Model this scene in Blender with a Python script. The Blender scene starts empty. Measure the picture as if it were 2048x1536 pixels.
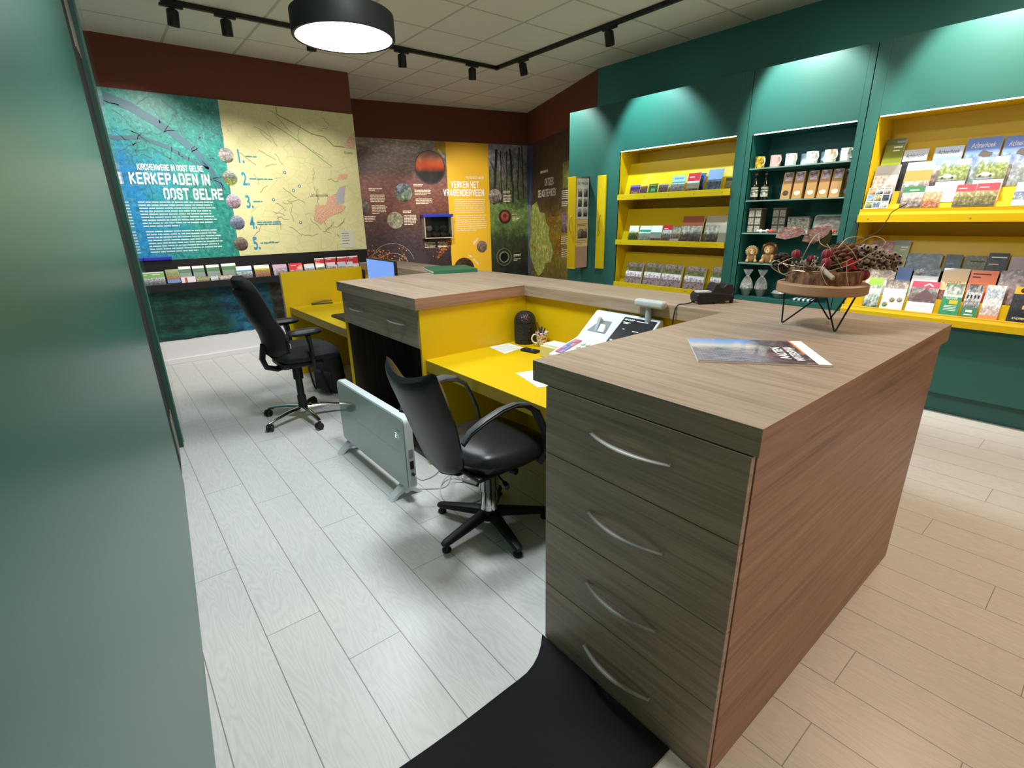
import bpy, bmesh, math, random
from mathutils import Vector, Matrix
random.seed(7)
S = bpy.context.scene
COL = S.collection
PI = math.pi
R = math.radians
# ------------------------------------------------------------------ camera
cd = bpy.data.cameras.new('camera'); cam = bpy.data.objects.new('camera', cd); COL.objects.link(cam)
cd.sensor_width = 36; cd.lens = 36 * 1001.49 / 2048; cd.clip_start = .02
cam.matrix_world = Matrix.Translation((0, 0, 1.55)) @ Matrix.Rotation(R(-38.6993), 4, 'Z') @ Matrix.Rotation(R(71.5344), 4, 'X') @ Matrix.Rotation(R(-1.1168), 4, 'Z')
S.camera = cam
# ------------------------------------------------------------------ world, exposure
w = bpy.data.worlds.new('world'); S.world = w; w.use_nodes = True
w.node_tree.nodes['Background'].inputs[0].default_value = (.8, .85, .9, 1)
w.node_tree.nodes['Background'].inputs[1].default_value = .02
S.view_settings.view_transform = 'Standard'; S.view_settings.look = 'None'
S.view_settings.exposure = 0.0; S.view_settings.gamma = 1; S.view_settings.use_curve_mapping = False
PENDANT = 34.0           # brightness of the round ceiling lamps
WARM = (1.0, .72, .53)
COOL = (.90, 1.0, 1.06)
def area_lamp(name, loc, size, power, color, rot=(0, 0, 0)):
    d = bpy.data.lights.new(name, 'AREA'); d.shape = 'DISK'; d.size = size; d.energy = power; d.color = color
    o = bpy.data.objects.new(name, d); o.location = loc; o.rotation_euler = rot; COL.objects.link(o); return o
# unseen ceiling lamps read off the light, plus one added warm fill
area_lamp('unseen_ceiling_light', (4.2, .3, 3.22), .64, 46, WARM)
area_lamp('unseen_ceiling_light', (2.1, -1.6, 3.22), .64, 28, WARM)
area_lamp('unseen_ceiling_light', (1.2, 1.9, 3.22), .64, 75, COOL)
area_lamp('unseen_ceiling_light', (.25, -1.9, 3.22), .64, 16, WARM)  # added warm fill to take the green off the drawer fronts

# ------------------------------------------------------------------ helpers
def lin(h):
    if not isinstance(h, str): return (*h[:3], 1)
    h = h.lstrip('#'); v = [int(h[i:i + 2], 16) / 255 for i in (0, 2, 4)]
    return (*[c / 12.92 if c <= .04045 else ((c + .055) / 1.055) ** 2.4 for c in v], 1)
MATS = {}
def mat(name, col, rough=.5, metal=0, spec=.5, coat=0, emit=None, es=0, trans=0, ior=1.45, alpha=1, bump=0, bscale=200):
    if name in MATS: return MATS[name]
    m = bpy.data.materials.new(name); m.use_nodes = True; MATS[name] = m
    nt = m.node_tree; b = nt.nodes['Principled BSDF']
    b.inputs['Base Color'].default_value = lin(col); b.inputs['Roughness'].default_value = rough
    b.inputs['Metallic'].default_value = metal; b.inputs['Specular IOR Level'].default_value = spec
    b.inputs['Coat Weight'].default_value = coat; b.inputs['Transmission Weight'].default_value = trans
    b.inputs['IOR'].default_value = ior; b.inputs['Alpha'].default_value = alpha
    if emit: b.inputs['Emission Color'].default_value = lin(emit); b.inputs['Emission Strength'].default_value = es
    if bump:
        n = nt.nodes.new('ShaderNodeTexNoise'); n.inputs['Scale'].default_value = bscale; n.inputs['Detail'].default_value = 3
        tc = nt.nodes.new('ShaderNodeTexCoord'); nt.links.new(tc.outputs['Object'], n.inputs['Vector'])
        bp = nt.nodes.new('ShaderNodeBump'); bp.inputs['Strength'].default_value = bump; bp.inputs['Distance'].default_value = .002
        nt.links.new(n.outputs[0], bp.inputs['Height']); nt.links.new(bp.outputs[0], b.inputs['Normal'])
    return m
class G:
    """small node-graph helper"""
    def __init__(s, m):
        s.nt = m.node_tree; s.b = s.nt.nodes['Principled BSDF']
    def n(s, t, **k):
        x = s.nt.nodes.new(t)
        for a, v in k.items():
            if a.startswith('i_'):
                key = a[2:]; key = int(key) if key.isdigit() else key.replace('_', ' ')
                if isinstance(v, bpy.types.NodeSocket): s.nt.links.new(v, x.inputs[key])
                else: x.inputs[key].default_value = v
            else: setattr(x, a, v)
        return x
    def math(s, op, a, b=0.0, c=0.0):
        return s.n('ShaderNodeMath', operation=op, i_0=a, i_1=b, i_2=c).outputs[0]
    def ramp(s, f, stops, interp='LINEAR'):
        r = s.n('ShaderNodeValToRGB', i_0=f); cr = r.color_ramp; cr.interpolation = interp
        while len(cr.elements) < len(stops): cr.elements.new(1)
        for e, (p, c) in zip(cr.elements, stops): e.position = p; e.color = lin(c)
        return r.outputs[0]
    def mix(s, f, a, b, t='MIX'):
        x = s.n('ShaderNodeMix', data_type='RGBA', blend_type=t)
        for i, v in ((0, f), (6, a), (7, b)):
            if isinstance(v, bpy.types.NodeSocket): s.nt.links.new(v, x.inputs[i])
            else: x.inputs[i].default_value = v if i == 0 else lin(v)
        return x.outputs[2]
    def coord(s, kind='Object'): return s.n('ShaderNodeTexCoord').outputs[kind]
    def noise(s, v, scale, detail=4, rough=.6, dist=0): return s.n('ShaderNodeTexNoise', i_Vector=v, i_Scale=scale, i_Detail=detail, i_Roughness=rough, i_Distortion=dist).outputs[0]
    def mapping(s, v, scale=(1, 1, 1), loc=(0, 0, 0)): return s.n('ShaderNodeMapping', i_Vector=v, i_Scale=scale, i_Location=loc).outputs[0]
    def out(s, c=None, rough=None, bump=None, bs=.3, bd=.002):
        if c is not None: s.nt.links.new(c, s.b.inputs['Base Color'])
        if rough is not None: s.nt.links.new(rough, s.b.inputs['Roughness'])
        if bump is not None:
            b = s.n('ShaderNodeBump', i_Height=bump, i_Strength=bs, i_Distance=bd); s.nt.links.new(b.outputs[0], s.b.inputs['Normal'])
def wood(name, axis, dark, mid, light, scale=1):
    m = mat(name, mid, .42); g = G(m); sc = [38 * scale] * 3; sc[axis] = 1.3 * scale
    v = g.mapping(g.coord(), tuple(sc)); f = g.noise(v, 1.0, 6, .65, .6)
    sc2 = [160] * 3; sc2[axis] = 5; f2 = g.noise(g.mapping(g.coord(), tuple(sc2)), 1, 2)
    sc3 = [7] * 3; sc3[axis] = .5; f3 = g.noise(g.mapping(g.coord(), tuple(sc3)), 1, 2)
    f = g.math('ADD', g.math('MULTIPLY', f, .6), g.math('ADD', g.math('MULTIPLY', f2, .22), g.math('MULTIPLY', f3, .18)))
    g.out(g.ramp(f, [(.34, dark), (.5, mid), (.66, light)]), bump=f, bs=.12); return m
def photo(name, cols, scale=9, amp=.35, vert=True, rough=.35, det=8, kind='Generated', stretch=(1, 1, 1)):
    """printed picture: a vertical run of colours broken up by noise"""
    if name in MATS: return MATS[name]
    m = mat(name, cols[0], rough); g = G(m); c = g.coord(kind)
    n = g.noise(g.mapping(c, stretch), scale * .5, 3, .6)
    if vert:
        z = g.n('ShaderNodeSeparateXYZ', i_Vector=c).outputs[2]
        f = g.math('ADD', z, g.math('MULTIPLY', g.math('SUBTRACT', n, .5), amp * 4))
    else: f = g.math('ADD', g.math('MULTIPLY', g.math('SUBTRACT', n, .5), 2.6), .5)
    k = len(cols); col = g.ramp(f, [(i / (k - 1) if k > 1 else 0, x) for i, x in enumerate(cols)])
    n2 = g.noise(g.mapping(c, stretch, (5, 3, 8)), scale * 1.1, 2, .6)
    col = g.mix(.5, col, g.ramp(n2, [(.34, '#1c1c1c'), (.47, '#707070'), (.53, '#909090'), (.66, '#ececec')]), 'OVERLAY')
    g.out(col); return m

class MB:
    def __init__(s): s.bm = bmesh.new(); s.mi = 0
    def _f(s, vs, mi=None):
        try: f = s.bm.faces.new(vs); f.material_index = s.mi if mi is None else mi; return f
        except ValueError: return None
    def hexa(s, p, mi=None):
        v = [s.bm.verts.new(q) for q in p]
        for i in ((0, 3, 2, 1), (4, 5, 6, 7), (0, 1, 5, 4), (1, 2, 6, 5), (2, 3, 7, 6), (3, 0, 4, 7)): s._f([v[j] for j in i], mi)
        return s
    def box(s, x0, x1, y0, y1, z0, z1, mi=None):
        return s.hexa([(x0, y0, z0), (x1, y0, z0), (x1, y1, z0), (x0, y1, z0), (x0, y0, z1), (x1, y0, z1), (x1, y1, z1), (x0, y1, z1)], mi)
    def prism(s, pts, d, mi=None):
        """closed polygon pts (3-D) swept by vector d"""
        d = Vector(d); a = [s.bm.verts.new(p) for p in pts]; b = [s.bm.verts.new(Vector(p) + d) for p in pts]; k = len(a)
        s._f(a[::-1], mi); s._f(b, mi)
        for i in range(k): s._f([a[i], a[(i + 1) % k], b[(i + 1) % k], b[i]], mi)
        return s
    def poly(s, pts, mi=None): s._f([s.bm.verts.new(p) for p in pts], mi); return s
    def tube(s, pts, r, n=8, mi=None, cap=True, flat=None):
        pts = [Vector(p) for p in pts]; k = len(pts); rr = r if isinstance(r, (list, tuple)) else [r] * k
        rings = []; up = None
        for i, p in enumerate(pts):
            t = (pts[min(i + 1, k - 1)] - pts[max(i - 1, 0)]).normalized()
            if up is None:
                up = Vector((0, 0, 1)) if abs(t.z) < .9 else Vector((1, 0, 0))
            a = t.cross(up).normalized(); b = a.cross(t).normalized(); up = b
            fl = flat or (1, 1)
            rings.append([s.bm.verts.new(p + (a * math.cos(2 * PI * j / n) * fl[0] + b * math.sin(2 * PI * j / n) * fl[1]) * rr[i]) for j in range(n)])
        for q, w_ in zip(rings, rings[1:]):
            for j in range(n): s._f([q[j], q[(j + 1) % n], w_[(j + 1) % n], w_[j]], mi)
        if cap: s._f(rings[0][::-1], mi); s._f(rings[-1], mi)
        return s
    def lathe(s, prof, c=(0, 0, 0), n=24, mi=None, cap=True, M=None):
        c = Vector(c); rings = []
        for r, z in prof:
            ring = []
            for j in range(n):
                p = Vector((r * math.cos(2 * PI * j / n), r * math.sin(2 * PI * j / n), z))
                ring.append(s.bm.verts.new((M @ p if M else p) + c))
            rings.append(ring)
        for q, w_ in zip(rings, rings[1:]):
            for j in range(n): s._f([q[j], q[(j + 1) % n], w_[(j + 1) % n], w_[j]], mi)
        if cap: s._f(rings[0][::-1], mi); s._f(rings[-1], mi)
        return s
    def ball(s, c, r, n=12, mi=None, M=None):
        r = (r, r, r) if not isinstance(r, (tuple, list)) else r
        m = Matrix.Translation(c) @ (M.to_4x4() if M else Matrix.Identity(4)) @ Matrix.Diagonal((*r, 1))
        k = bmesh.ops.create_uvsphere(s.bm, u_segments=n, v_segments=max(5, n * 2 // 3), radius=1, matrix=m)
        for v in k['verts']:
            for f in v.link_faces: f.material_index = s.mi if mi is None else mi
        return s
    def shell(s, nu, nv, P, mi=None):
        """closed cushion: P(u,v,side) with u,v in 0..1 and side +1/-1"""
        g = {}
        for sd in (1, -1):
            for i in range(nu + 1):
                for j in range(nv + 1): g[sd, i, j] = s.bm.verts.new(P(i / nu, j / nv, sd))
        for sd in (1, -1):
            for i in range(nu):
                for j in range(nv):
                    q = [g[sd, i, j], g[sd, i + 1, j], g[sd, i + 1, j + 1], g[sd, i, j + 1]]
                    s._f(q if sd > 0 else q[::-1], mi)
        bmesh.ops.remove_doubles(s.bm, verts=list(g.values()), dist=.0008); return s
    def build(s, name, mats, parent=None, bevel=0, smooth=False, seg=2, remesh=0, fix=True):
        if fix: bmesh.ops.recalc_face_normals(s.bm, faces=s.bm.faces)
        me = bpy.data.meshes.new(name); s.bm.to_mesh(me); s.bm.free()
        for m in (mats if isinstance(mats, (list, tuple)) else [mats]): me.materials.append(m)
        o = bpy.data.objects.new(name, me); COL.objects.link(o)
        if parent: o.parent = parent
        if smooth:
            for p in me.polygons: p.use_smooth = True
            try: me.set_sharp_from_angle(angle=R(42))
            except Exception: pass
        if remesh:
            d = o.modifiers.new('r', 'REMESH'); d.mode = 'VOXEL'; d.voxel_size = remesh; d.use_smooth_shade = True
        if bevel:
            d = o.modifiers.new('b', 'BEVEL'); d.width = bevel; d.segments = seg; d.limit_method = 'ANGLE'; d.angle_limit = R(40)
        return o
def tag(o, label, cat, group=None):
    o['label'] = label; o['category'] = cat
    if group: o['group'] = group
    return o
def thing(name, label, cat, loc=(0, 0, 0), rot=(0, 0, 0), group=None):
    o = bpy.data.objects.new(name, None); o.empty_display_size = .05; COL.objects.link(o)
    o.location = loc; o.rotation_euler = rot if isinstance(rot, (tuple, list)) else (0, 0, rot)
    return tag(o, label, cat, group)
def struct(o): o['kind'] = 'structure'; return o
def dup(root, loc, rot=None, label=None, group=None):
    r = root.copy(); COL.objects.link(r); r.location = loc
    if rot is not None: r.rotation_euler = rot if isinstance(rot, (tuple, list)) else (0, 0, rot)
    if label: r['label'] = label
    if group: r['group'] = group
    for ch in list(root.children):
        c = ch.copy(); COL.objects.link(c); c.parent = r
        for gch in list(ch.children):
            d = gch.copy(); COL.objects.link(d); d.parent = c
    return r
_tc = {}
def text(s_, name, m, parent, x, z, w_=None, h=None, y=-.003, bold=.012, align='L', shear=0, rot=0):
    """flat lettering in the local x-z plane, facing -y; (x,z) is its lower left corner"""
    key = (s_, bold, shear)
    if key not in _tc:
        cu = bpy.data.curves.new('t', 'FONT'); cu.body = s_; cu.size = 1; cu.offset = bold; cu.shear = shear
        o = bpy.data.objects.new('t', cu); COL.objects.link(o)
        dg = bpy.context.evaluated_depsgraph_get(); me = bpy.data.meshes.new_from_object(o.evaluated_get(dg))
        bpy.data.objects.remove(o); bpy.data.curves.remove(cu)
        vs = [v.co.copy() for v in me.vertices]; fs = [list(p.vertices) for p in me.polygons]; bpy.data.meshes.remove(me)
        _tc[key] = (vs, fs)
    vs, fs = _tc[key]
    x0 = min(v.x for v in vs); x1 = max(v.x for v in vs); y0 = min(v.y for v in vs); y1 = max(v.y for v in vs)
    sz = h / (y1 - y0) if h else w_ / (x1 - x0); sx = w_ / (x1 - x0) if w_ else sz
    me = bpy.data.meshes.new(name); pts = []
    for v in vs:
        a = (v.x - x0) * sx; b = (v.y - y0) * sz
        if align == 'R': a -= (x1 - x0) * sx
        if align == 'C': a -= (x1 - x0) * sx / 2
        c, s2 = math.cos(rot), math.sin(rot); pts.append((x + a * c - b * s2, y, z + a * s2 + b * c))
    me.from_pydata(pts, [], fs); me.materials.append(m)
    o = bpy.data.objects.new(name, me); COL.objects.link(o); o.parent = parent; return o
_O = '12,0 38,0 50,14 50,86 38,100 12,100 0,86 0,14 12,0'; _C = '50,72 50,86 38,100 12,100 0,86 0,14 12,0 38,0 50,14 50,28'
STROKES = {'A': '0,0 25,100/50,0 25,100/12,26 38,26', 'C': _C, 'D': '0,0 0,100 36,100 50,86 50,14 36,0 0,0', 'E': '50,100 0,100 0,0 50,0/0,51 42,51', 'G': _C.replace('50,28', '50,48 30,48'), 'H': '0,0 0,100/50,0 50,100/0,51 50,51', 'I': '0,0 0,100', 'K': '0,0 0,100/50,100 6,46/14,56 50,0', 'L': '0,100 0,0 46,0',
 'M': '0,0 0,100 32,30 64,100 64,0', 'N': '0,0 0,100 50,0 50,100', 'O': _O, 'P': '0,0 0,100 38,100 50,88 50,58 38,46 0,46', 'R': '0,0 0,100 38,100 50,88 50,60 38,48 0,48/26,48 50,0', 'S': '50,74 50,88 38,100 12,100 0,88 0,64 50,38 50,12 38,0 12,0 0,12 0,26', 'T': '-4,100 54,100/25,100 25,0', 'V': '0,100 25,0/50,100 25,0', 'W': '0,100 16,0 34,80 52,0 68,100'}
def block(s_, name, m, parent, x, z, w_, h, y=-.003, sw=19, shear=0):
    """heavy condensed capitals of straight strokes, flat in the local x-z plane"""
    b = MB(); cx = 0; segs = []
    for ch in s_:
        if ch == ' ': cx += 38; continue
        pl_ = [[tuple(float(v) for v in p.split(',')) for p in st.split()] for st in STROKES[ch].split('/')]
        for st in pl_:
            for p, q in zip(st, st[1:]): segs.append((p[0] + cx, p[1], q[0] + cx, q[1]))
        cx += max(p[0] for st in pl_ for p in st) + sw + 13
    tot = cx - 13; k = (100 - sw) / 100
    for i, (a, c, d, e) in enumerate(segs):
        c, e = sw / 2 + c * k, sw / 2 + e * k; a += sw / 2; d += sw / 2; l = math.hypot(d - a, e - c) or 1; ux, uz = (d - a) / l, (e - c) / l; ex = sw * (.48 if min(abs(ux), abs(uz)) < .1 else .22); hx, hz = -uz * sw / 2, ux * sw / 2
        P = [(a - ux * ex + hx, c - uz * ex + hz), (a - ux * ex - hx, c - uz * ex - hz), (d + ux * ex - hx, e + uz * ex - hz), (d + ux * ex + hx, e + uz * ex + hz)]
        P = [(px, min(100, max(0, pz))) for px, pz in P]; b.poly([(x + (px + shear * pz) / tot * w_, y - .00025 * (i % 7), z + pz / 100 * h) for px, pz in P])
    return b.build(name, m, parent, fix=False)
def bars(name, m, parent, x0, x1, z1, lines, pitch, thick, y=-.003, seed=1, ragged=.12):
    """small print too fine to read: rows of word-length dashes"""
    rn = random.Random(seed); b = MB()
    for i in range(lines):
        z = z1 - i * pitch; x = x0; xe = x1 - (x1 - x0) * rn.random() * (ragged if i < lines - 1 else .6)
        while x < xe:
            l = min(thick * (2 + 5 * rn.random()), xe - x); b.poly([(x, y, z - thick), (x + l, y, z - thick), (x + l, y, z), (x, y, z)]); x += l + thick * .6
    return b.build(name, m, parent, fix=False)
def disc(name, m, parent, x, z, r, y=-.003, n=28, rz=None):
    b = MB(); rz = rz or r; b.poly([(x + r * math.cos(2 * PI * i / n), y, z + rz * math.sin(2 * PI * i / n)) for i in range(n)]); return b.build(name, m, parent, fix=False)
def ribbon(b, pts, w_, y=-.002, mi=None):
    k = len(pts); L = []; Rr = []; ws = w_ if isinstance(w_, (list, tuple)) else [w_] * k
    for i in range(k):
        a = pts[max(i - 1, 0)]; c = pts[min(i + 1, k - 1)]; dx, dz = c[0] - a[0], c[1] - a[1]; l = math.hypot(dx, dz) or 1
        nx, nz = -dz / l * ws[i] / 2, dx / l * ws[i] / 2; L.append(b.bm.verts.new((pts[i][0] + nx, y, pts[i][1] + nz))); Rr.append(b.bm.verts.new((pts[i][0] - nx, y, pts[i][1] - nz)))
    for i in range(k - 1): b._f([Rr[i], Rr[i + 1], L[i + 1], L[i]], mi)
def wander(rn, x, z, dx, dz, n, j):
    p = [(x, z)]
    for i in range(n):
        x += dx / n + rn.uniform(-j, j); z += dz / n + rn.uniform(-j, j); p.append((x, z))
    return p
# ------------------------------------------------------------------ materials
TEAL = mat('teal_panel', '#275a52', .42, bump=.03, bscale=60)
TEALGLOSS = mat('teal_gloss', '#2a5f54', .32, spec=.45)
TEALWALL = mat('teal_wall_paint', '#3c7a76', .75)
YEL = mat('yellow_board', '#d6b204', .42)
YELEDGE = mat('yellow_edge', '#b5951c', .5)
WHITE = mat('white_paint', '#e6e4e6', .6)
BROWN = mat('red_brown_paint', '#74402f', .8)
BLACK = mat('black_plastic', '#161617', .45)
BLACKM = mat('black_metal', '#141414', .4)
BLACKS = mat('black_soft', '#1b1b1c', .75, bump=.2, bscale=500)
CHROME = mat('chrome', '#d8d8d8', .12, 1)
STEEL = mat('brushed_steel', '#8f8d83', .5, .3)
PAPER = mat('paper', '#efefec', .6)
INK = mat('ink', '#20262c', .6)
GLASS = mat('clear_glass', '#f4fbf8', .02, trans=1, ior=1.45)
WY = wood('oak_laminate_y', 1, '#7d6b5b', '#a08b77', '#b49e89')
WX_WARM = wood('oak_laminate_x_warm_lit', 0, '#755341', '#96705a', '#a9826b')  # same oak, reddened to paint in the warm light on the end panel
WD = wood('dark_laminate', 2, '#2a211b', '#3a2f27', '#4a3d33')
def floor_mat():
    m = mat('floor_boards', '#d9d6cd', .33); g = G(m); s = g.n('ShaderNodeSeparateXYZ', i_Vector=g.coord()).outputs
    r = g.math('DIVIDE', g.math('SUBTRACT', s[0], .207), .2090); row = g.math('FLOOR', r); fx = g.math('FRACT', r)
    off = {-1: .977, 0: .438, 1: .123, 2: 1.034, 3: .418, 4: .724, 7: .338, 9: 1.318, 11: .08, 13: .388, 16: .25}
    rn = random.Random(3); st = []
    for k in range(-4, 28):
        v = off.get(k, rn.random() * 1.396) / 1.396; st.append(((k + 4) / 32, (v, v, v)))
    o = g.ramp(g.math('DIVIDE', g.math('ADD', row, 4.5), 32), st, 'CONSTANT')
    t = g.math('SUBTRACT', g.math('DIVIDE', s[1], 1.396), o); col = g.math('FLOOR', t); fy = g.math('FRACT', t)
    gx = g.math('LESS_THAN', g.math('MINIMUM', fx, g.math('SUBTRACT', 1, fx)), .0085)
    gy = g.math('LESS_THAN', g.math('MINIMUM', fy, g.math('SUBTRACT', 1, fy)), .0011)
    gap = g.math('MAXIMUM', gx, gy)
    wn = g.n('ShaderNodeTexWhiteNoise', noise_dimensions='2D', i_Vector=g.n('ShaderNodeCombineXYZ', i_X=row, i_Y=col).outputs[0]).outputs[0]
    v = g.n('ShaderNodeCombineXYZ', i_X=g.math('ADD', g.math('MULTIPLY', s[0], 11), g.math('MULTIPLY', wn, 57)), i_Y=g.math('MULTIPLY', s[1], 1.5), i_Z=g.math('MULTIPLY', wn, 31)).outputs[0]
    n = g.noise(v, 1, 2, .5, .2); rings = g.math('FRACT', g.math('MULTIPLY', n, 18))
    rg = g.math('MULTIPLY', g.math('ABSOLUTE', g.math('SUBTRACT', rings, .5)), 2)
    fine = g.noise(g.mapping(v, (9, 2, 1)), 3, 3)
    f = g.math('ADD', g.math('MULTIPLY', rg, .45), g.math('MULTIPLY', fine, .55))
    c = g.ramp(f, [(.15, '#cccbc7'), (.5, '#d6d5d1'), (.85, '#dddcd9')])
    c = g.mix(g.math('MULTIPLY', wn, .25), c, '#cac8c2')
    c = g.mix(g.math('MULTIPLY', gap, .75), c, '#6b655c')
    h = g.math('SUBTRACT', f, g.math('MULTIPLY', gap, 2)); g.out(c, bump=h, bs=.1, bd=.001); return m
def ceil_mat():
    m = mat('ceiling_tiles', '#b9b5a8', .85); g = G(m); s = g.n('ShaderNodeSeparateXYZ', i_Vector=g.coord()).outputs
    def ln(a, o):
        f = g.math('FRACT', g.math('ADD', g.math('DIVIDE', g.math('SUBTRACT', a, o), .663), .5)); return g.math('LESS_THAN', g.math('ABSOLUTE', g.math('SUBTRACT', f, .5)), .02)
    l = g.math('MAXIMUM', ln(s[0], .992), ln(s[1], 4.26)); n = g.noise(g.coord(), 260, 3)
    c = g.mix(g.math('MULTIPLY', g.math('SUBTRACT', n, .4), .5), '#dedacd', '#c6c2b6'); c = g.mix(l, c, '#b9b4a8')
    g.out(c, bump=g.math('ADD', g.math('MULTIPLY', l, 2), g.math('MULTIPLY', n, .3)), bs=.35); return m
# ------------------------------------------------------------------ room shell
def room(name, m, *boxes, **k):
    b = MB()
    for q in boxes: b.box(*q)
    return struct(b.build(name, m, **k))
room('floor', floor_mat(), (-1.2, 7.4, -3.2, 9.2, -.1, 0))
room('ceiling', ceil_mat(), (-1.2, 7.4, -3.2, 9.2, 3.3, 3.4))
room('wall_left', WHITE, (-1.2, -1.1, -3.2, 9.2, 0, 3.3))
room('wall_near', WHITE, (-1.1, 7.4, -3.2, -3.1, 0, 3.3))
room('wall_far', [BROWN], (-1.1, 2.95, 6.85, 9.0, 0, 3.3))
room('trim_1', WHITE, (-1.1, 2.95, 6.838, 6.85, 0, .27))
room('baseboard_far', WHITE, (-1.1, 2.95, 6.80, 6.838, 0, .06), bevel=.004)
room('wall_right', TEALWALL, (5.43, 5.55, -3.1, 4.914, 0, 3.3))
PA, PB, PC = Vector((3.533, 8.2)), Vector((6.535, 7.578)), Vector((5.431, 4.914))
def slabwall(name, p, q, e0, e1):
    u = (q - p).normalized(); n = Vector((-u.y, u.x)) * .12; a = p - u * e0; c = q + u * e1; b = MB()
    b.prism([(a.x, a.y, 0), (c.x, c.y, 0), (c.x + n.x, c.y + n.y, 0), (a.x + n.x, a.y + n.y, 0)], (0, 0, 3.3)); return struct(b.build(name, BROWN))
slabwall('wall_back', PA, PB, .58, .02); slabwall('wall_corner', PB, PC, .0, -.004)
# ------------------------------------------------------------------ tall sliding cabinet front along the staff aisle
AL = math.atan(.085)
wd = thing('sliding_cabinet', 'tall glossy teal sliding cabinet front running along the staff aisle at the left', 'cabinet', (.19, 4.14, 0), -AL)
MB().box(-.03, -.000, -5.6, -.68, .006, 3.28).build('door', TEALGLOSS, wd, bevel=.006)
MB().box(-.045, -.006, -.68, -.0, .0, 3.28).build('gap_shade', mat('dark_gap', '#0b0d0d', .8), wd)  # black box paints in the dark of the open gap between the doors
pr = MB().box(-.012, .024, -.03, .011, .0, 2.74).build('edge_profile', mat('green_profile', '#23493c', .4), wd, bevel=.003)
for za, zb in ((.02, .3), (2.45, 3.27)): MB().box(-.006, -.002, -.30, -.032, za, zb).build('edge_strip', STEEL, wd)
MB().box(-.03, .03, .012, .775, .02, 3.28).build('door', mat('teal_mirror_gloss', '#3a6f63', .1, spec=1.0, coat=.6), wd, bevel=.002)
MB().box(-.035, .0295, .74, .774, .0, .0195).build('door_guide', BLACK, wd)
MB().box(-.6, -.05, -5.6, .76, 0, 3.28).build('carcass', TEAL, wd)
# ------------------------------------------------------------------ lamps
def pendant(loc, label):
    t = thing('pendant_lamp', label, 'lamp', loc)
    b = MB(); b.lathe([(.300, 0), (.318, 0), (.32, .004), (.32, .13), (.31, .138), (0.02, .14)], n=64, cap=False); b.build('drum_shade', mat('lamp_black', '#1c1d1e', .55), t, smooth=True)
    MB().lathe([(0.0001, .012), (.25, .008), (.302, .004)], n=64, cap=False).build('diffuser', mat('lamp_diffuser', '#ffffff', .5, emit=(.90, 1.0, 1.06), es=PENDANT), t, smooth=True)
    b = MB()
    for a in (0, 2.1, 4.2): b.tube([(.2 * math.cos(a), .2 * math.sin(a), .138), (0, 0, .42)], .0014, 5)
    b.tube([(0, 0, .42), (0, 0, 3.3 - loc[2])], .003, 6); b.build('cord', BLACK, t)
    MB().lathe([(.05, 3.27 - loc[2]), (.05, 3.2999 - loc[2])], n=20).build('canopy', BLACK, t); return t
pendant((1.555, 3.60, 2.66), 'round black drum pendant lamp glowing white above the staff desk')
tk = thing('lighting_track', 'black L-shaped lighting track on the tiled ceiling', 'track', (4.32, 5.57, 3.262))
MB().box(-3.46, -.018, -.018, .018, 0, .0375).build('rail', BLACKM, tk, bevel=.003)
MB().box(-.018, .018, -7.4, -.018, 0, .0375).build('rail', BLACKM, tk, bevel=.003)
MB().box(-.02, .02, -.02, .02, -.002, .0375).build('corner_joint', BLACKM, tk, bevel=.003)
def spot(loc, aim, label, along, power, color, blend=.55, ang=52, src=None):
    if label is None: t = None
    else: t = spot_body(loc, aim, label, along)
    d = (Vector(aim) - Vector(loc) - Vector((0, 0, -.068))).normalized(); d = (d * .35 + Vector((0, 0, -1)) * .65).normalized()
    l = bpy.data.lights.new('spot_beam', 'SPOT'); l.energy = power; l.color = color; l.spot_size = R(ang); l.spot_blend = blend; l.shadow_soft_size = .03
    o = bpy.data.objects.new('spot_beam', l); COL.objects.link(o); o.location = Vector(loc) + Vector((0, 0, -.068)) + d * .072
    o.rotation_euler = (Vector(aim) - o.location).to_track_quat('-Z', 'Y').to_euler(); return t
def spot_body(loc, aim, label, along):
    t = thing('track_spotlight', label, 'spotlight', loc, 0, 'spotlights on the ceiling track')
    a = .085; (MB().box(-a, a, -.016, .016, 0, .02) if along == 'x' else MB().box(-.016, .016, -a, a, 0, .02)).build('adaptor', BLACKM, t, bevel=.003)
    MB().tube([(0, 0, .002), (0, 0, -.02)], .007, 8).build('stem', BLACKM, t)
    d = (Vector(aim) - Vector(loc) - Vector((0, 0, -.068))).normalized(); d = (d * .35 + Vector((0, 0, -1)) * .65).normalized()
    M = d.to_track_quat('-Z', 'Y').to_matrix()
    b = MB(); b.lathe([(.004, .066), (.038, .054), (.045, .044), (.045, -.065), (.040, -.066), (.038, -.05), (.005, -.045)], (0, 0, -.068), 24, M=M); b.build('head', BLACKM, t, smooth=True)
    return t
Z0 = 3.242
NEUT = (1, .95, .88)
spot((.93, 5.57, Z0), (.5, 6.75, 1.35), 'black track spotlight at the left end of the ceiling track', 'x', 125, NEUT, .6, 94)
spot((1.33, 5.57, Z0), (1.5, 6.7, 1.15), 'black track spotlight beside the spotlight at the left end of the track', 'x', 92, NEUT, .6, 86)
spot((2.06, 5.57, Z0), (2.4, 6.7, 1.15), 'black track spotlight mostly hidden behind the round pendant lamp', 'x', 75, NEUT, .6, 84)
spot((3.03, 5.57, Z0), (4.3, 8.0, 1.35), 'black track spotlight just right of the round pendant lamp', 'x', 215, NEUT, .6, 52)
spot((3.95, 5.57, Z0), (5.3, 7.6, 1.35), 'black track spotlight left of the corner of the track', 'x', 270, NEUT, .6, 60)
spot((4.32, 5.07, Z0), (4.97, 4.95, 2.2), 'black tilted track spotlight right of the corner of the track', 'y', 170, (.85, 1, .95), .5, 84)
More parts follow.
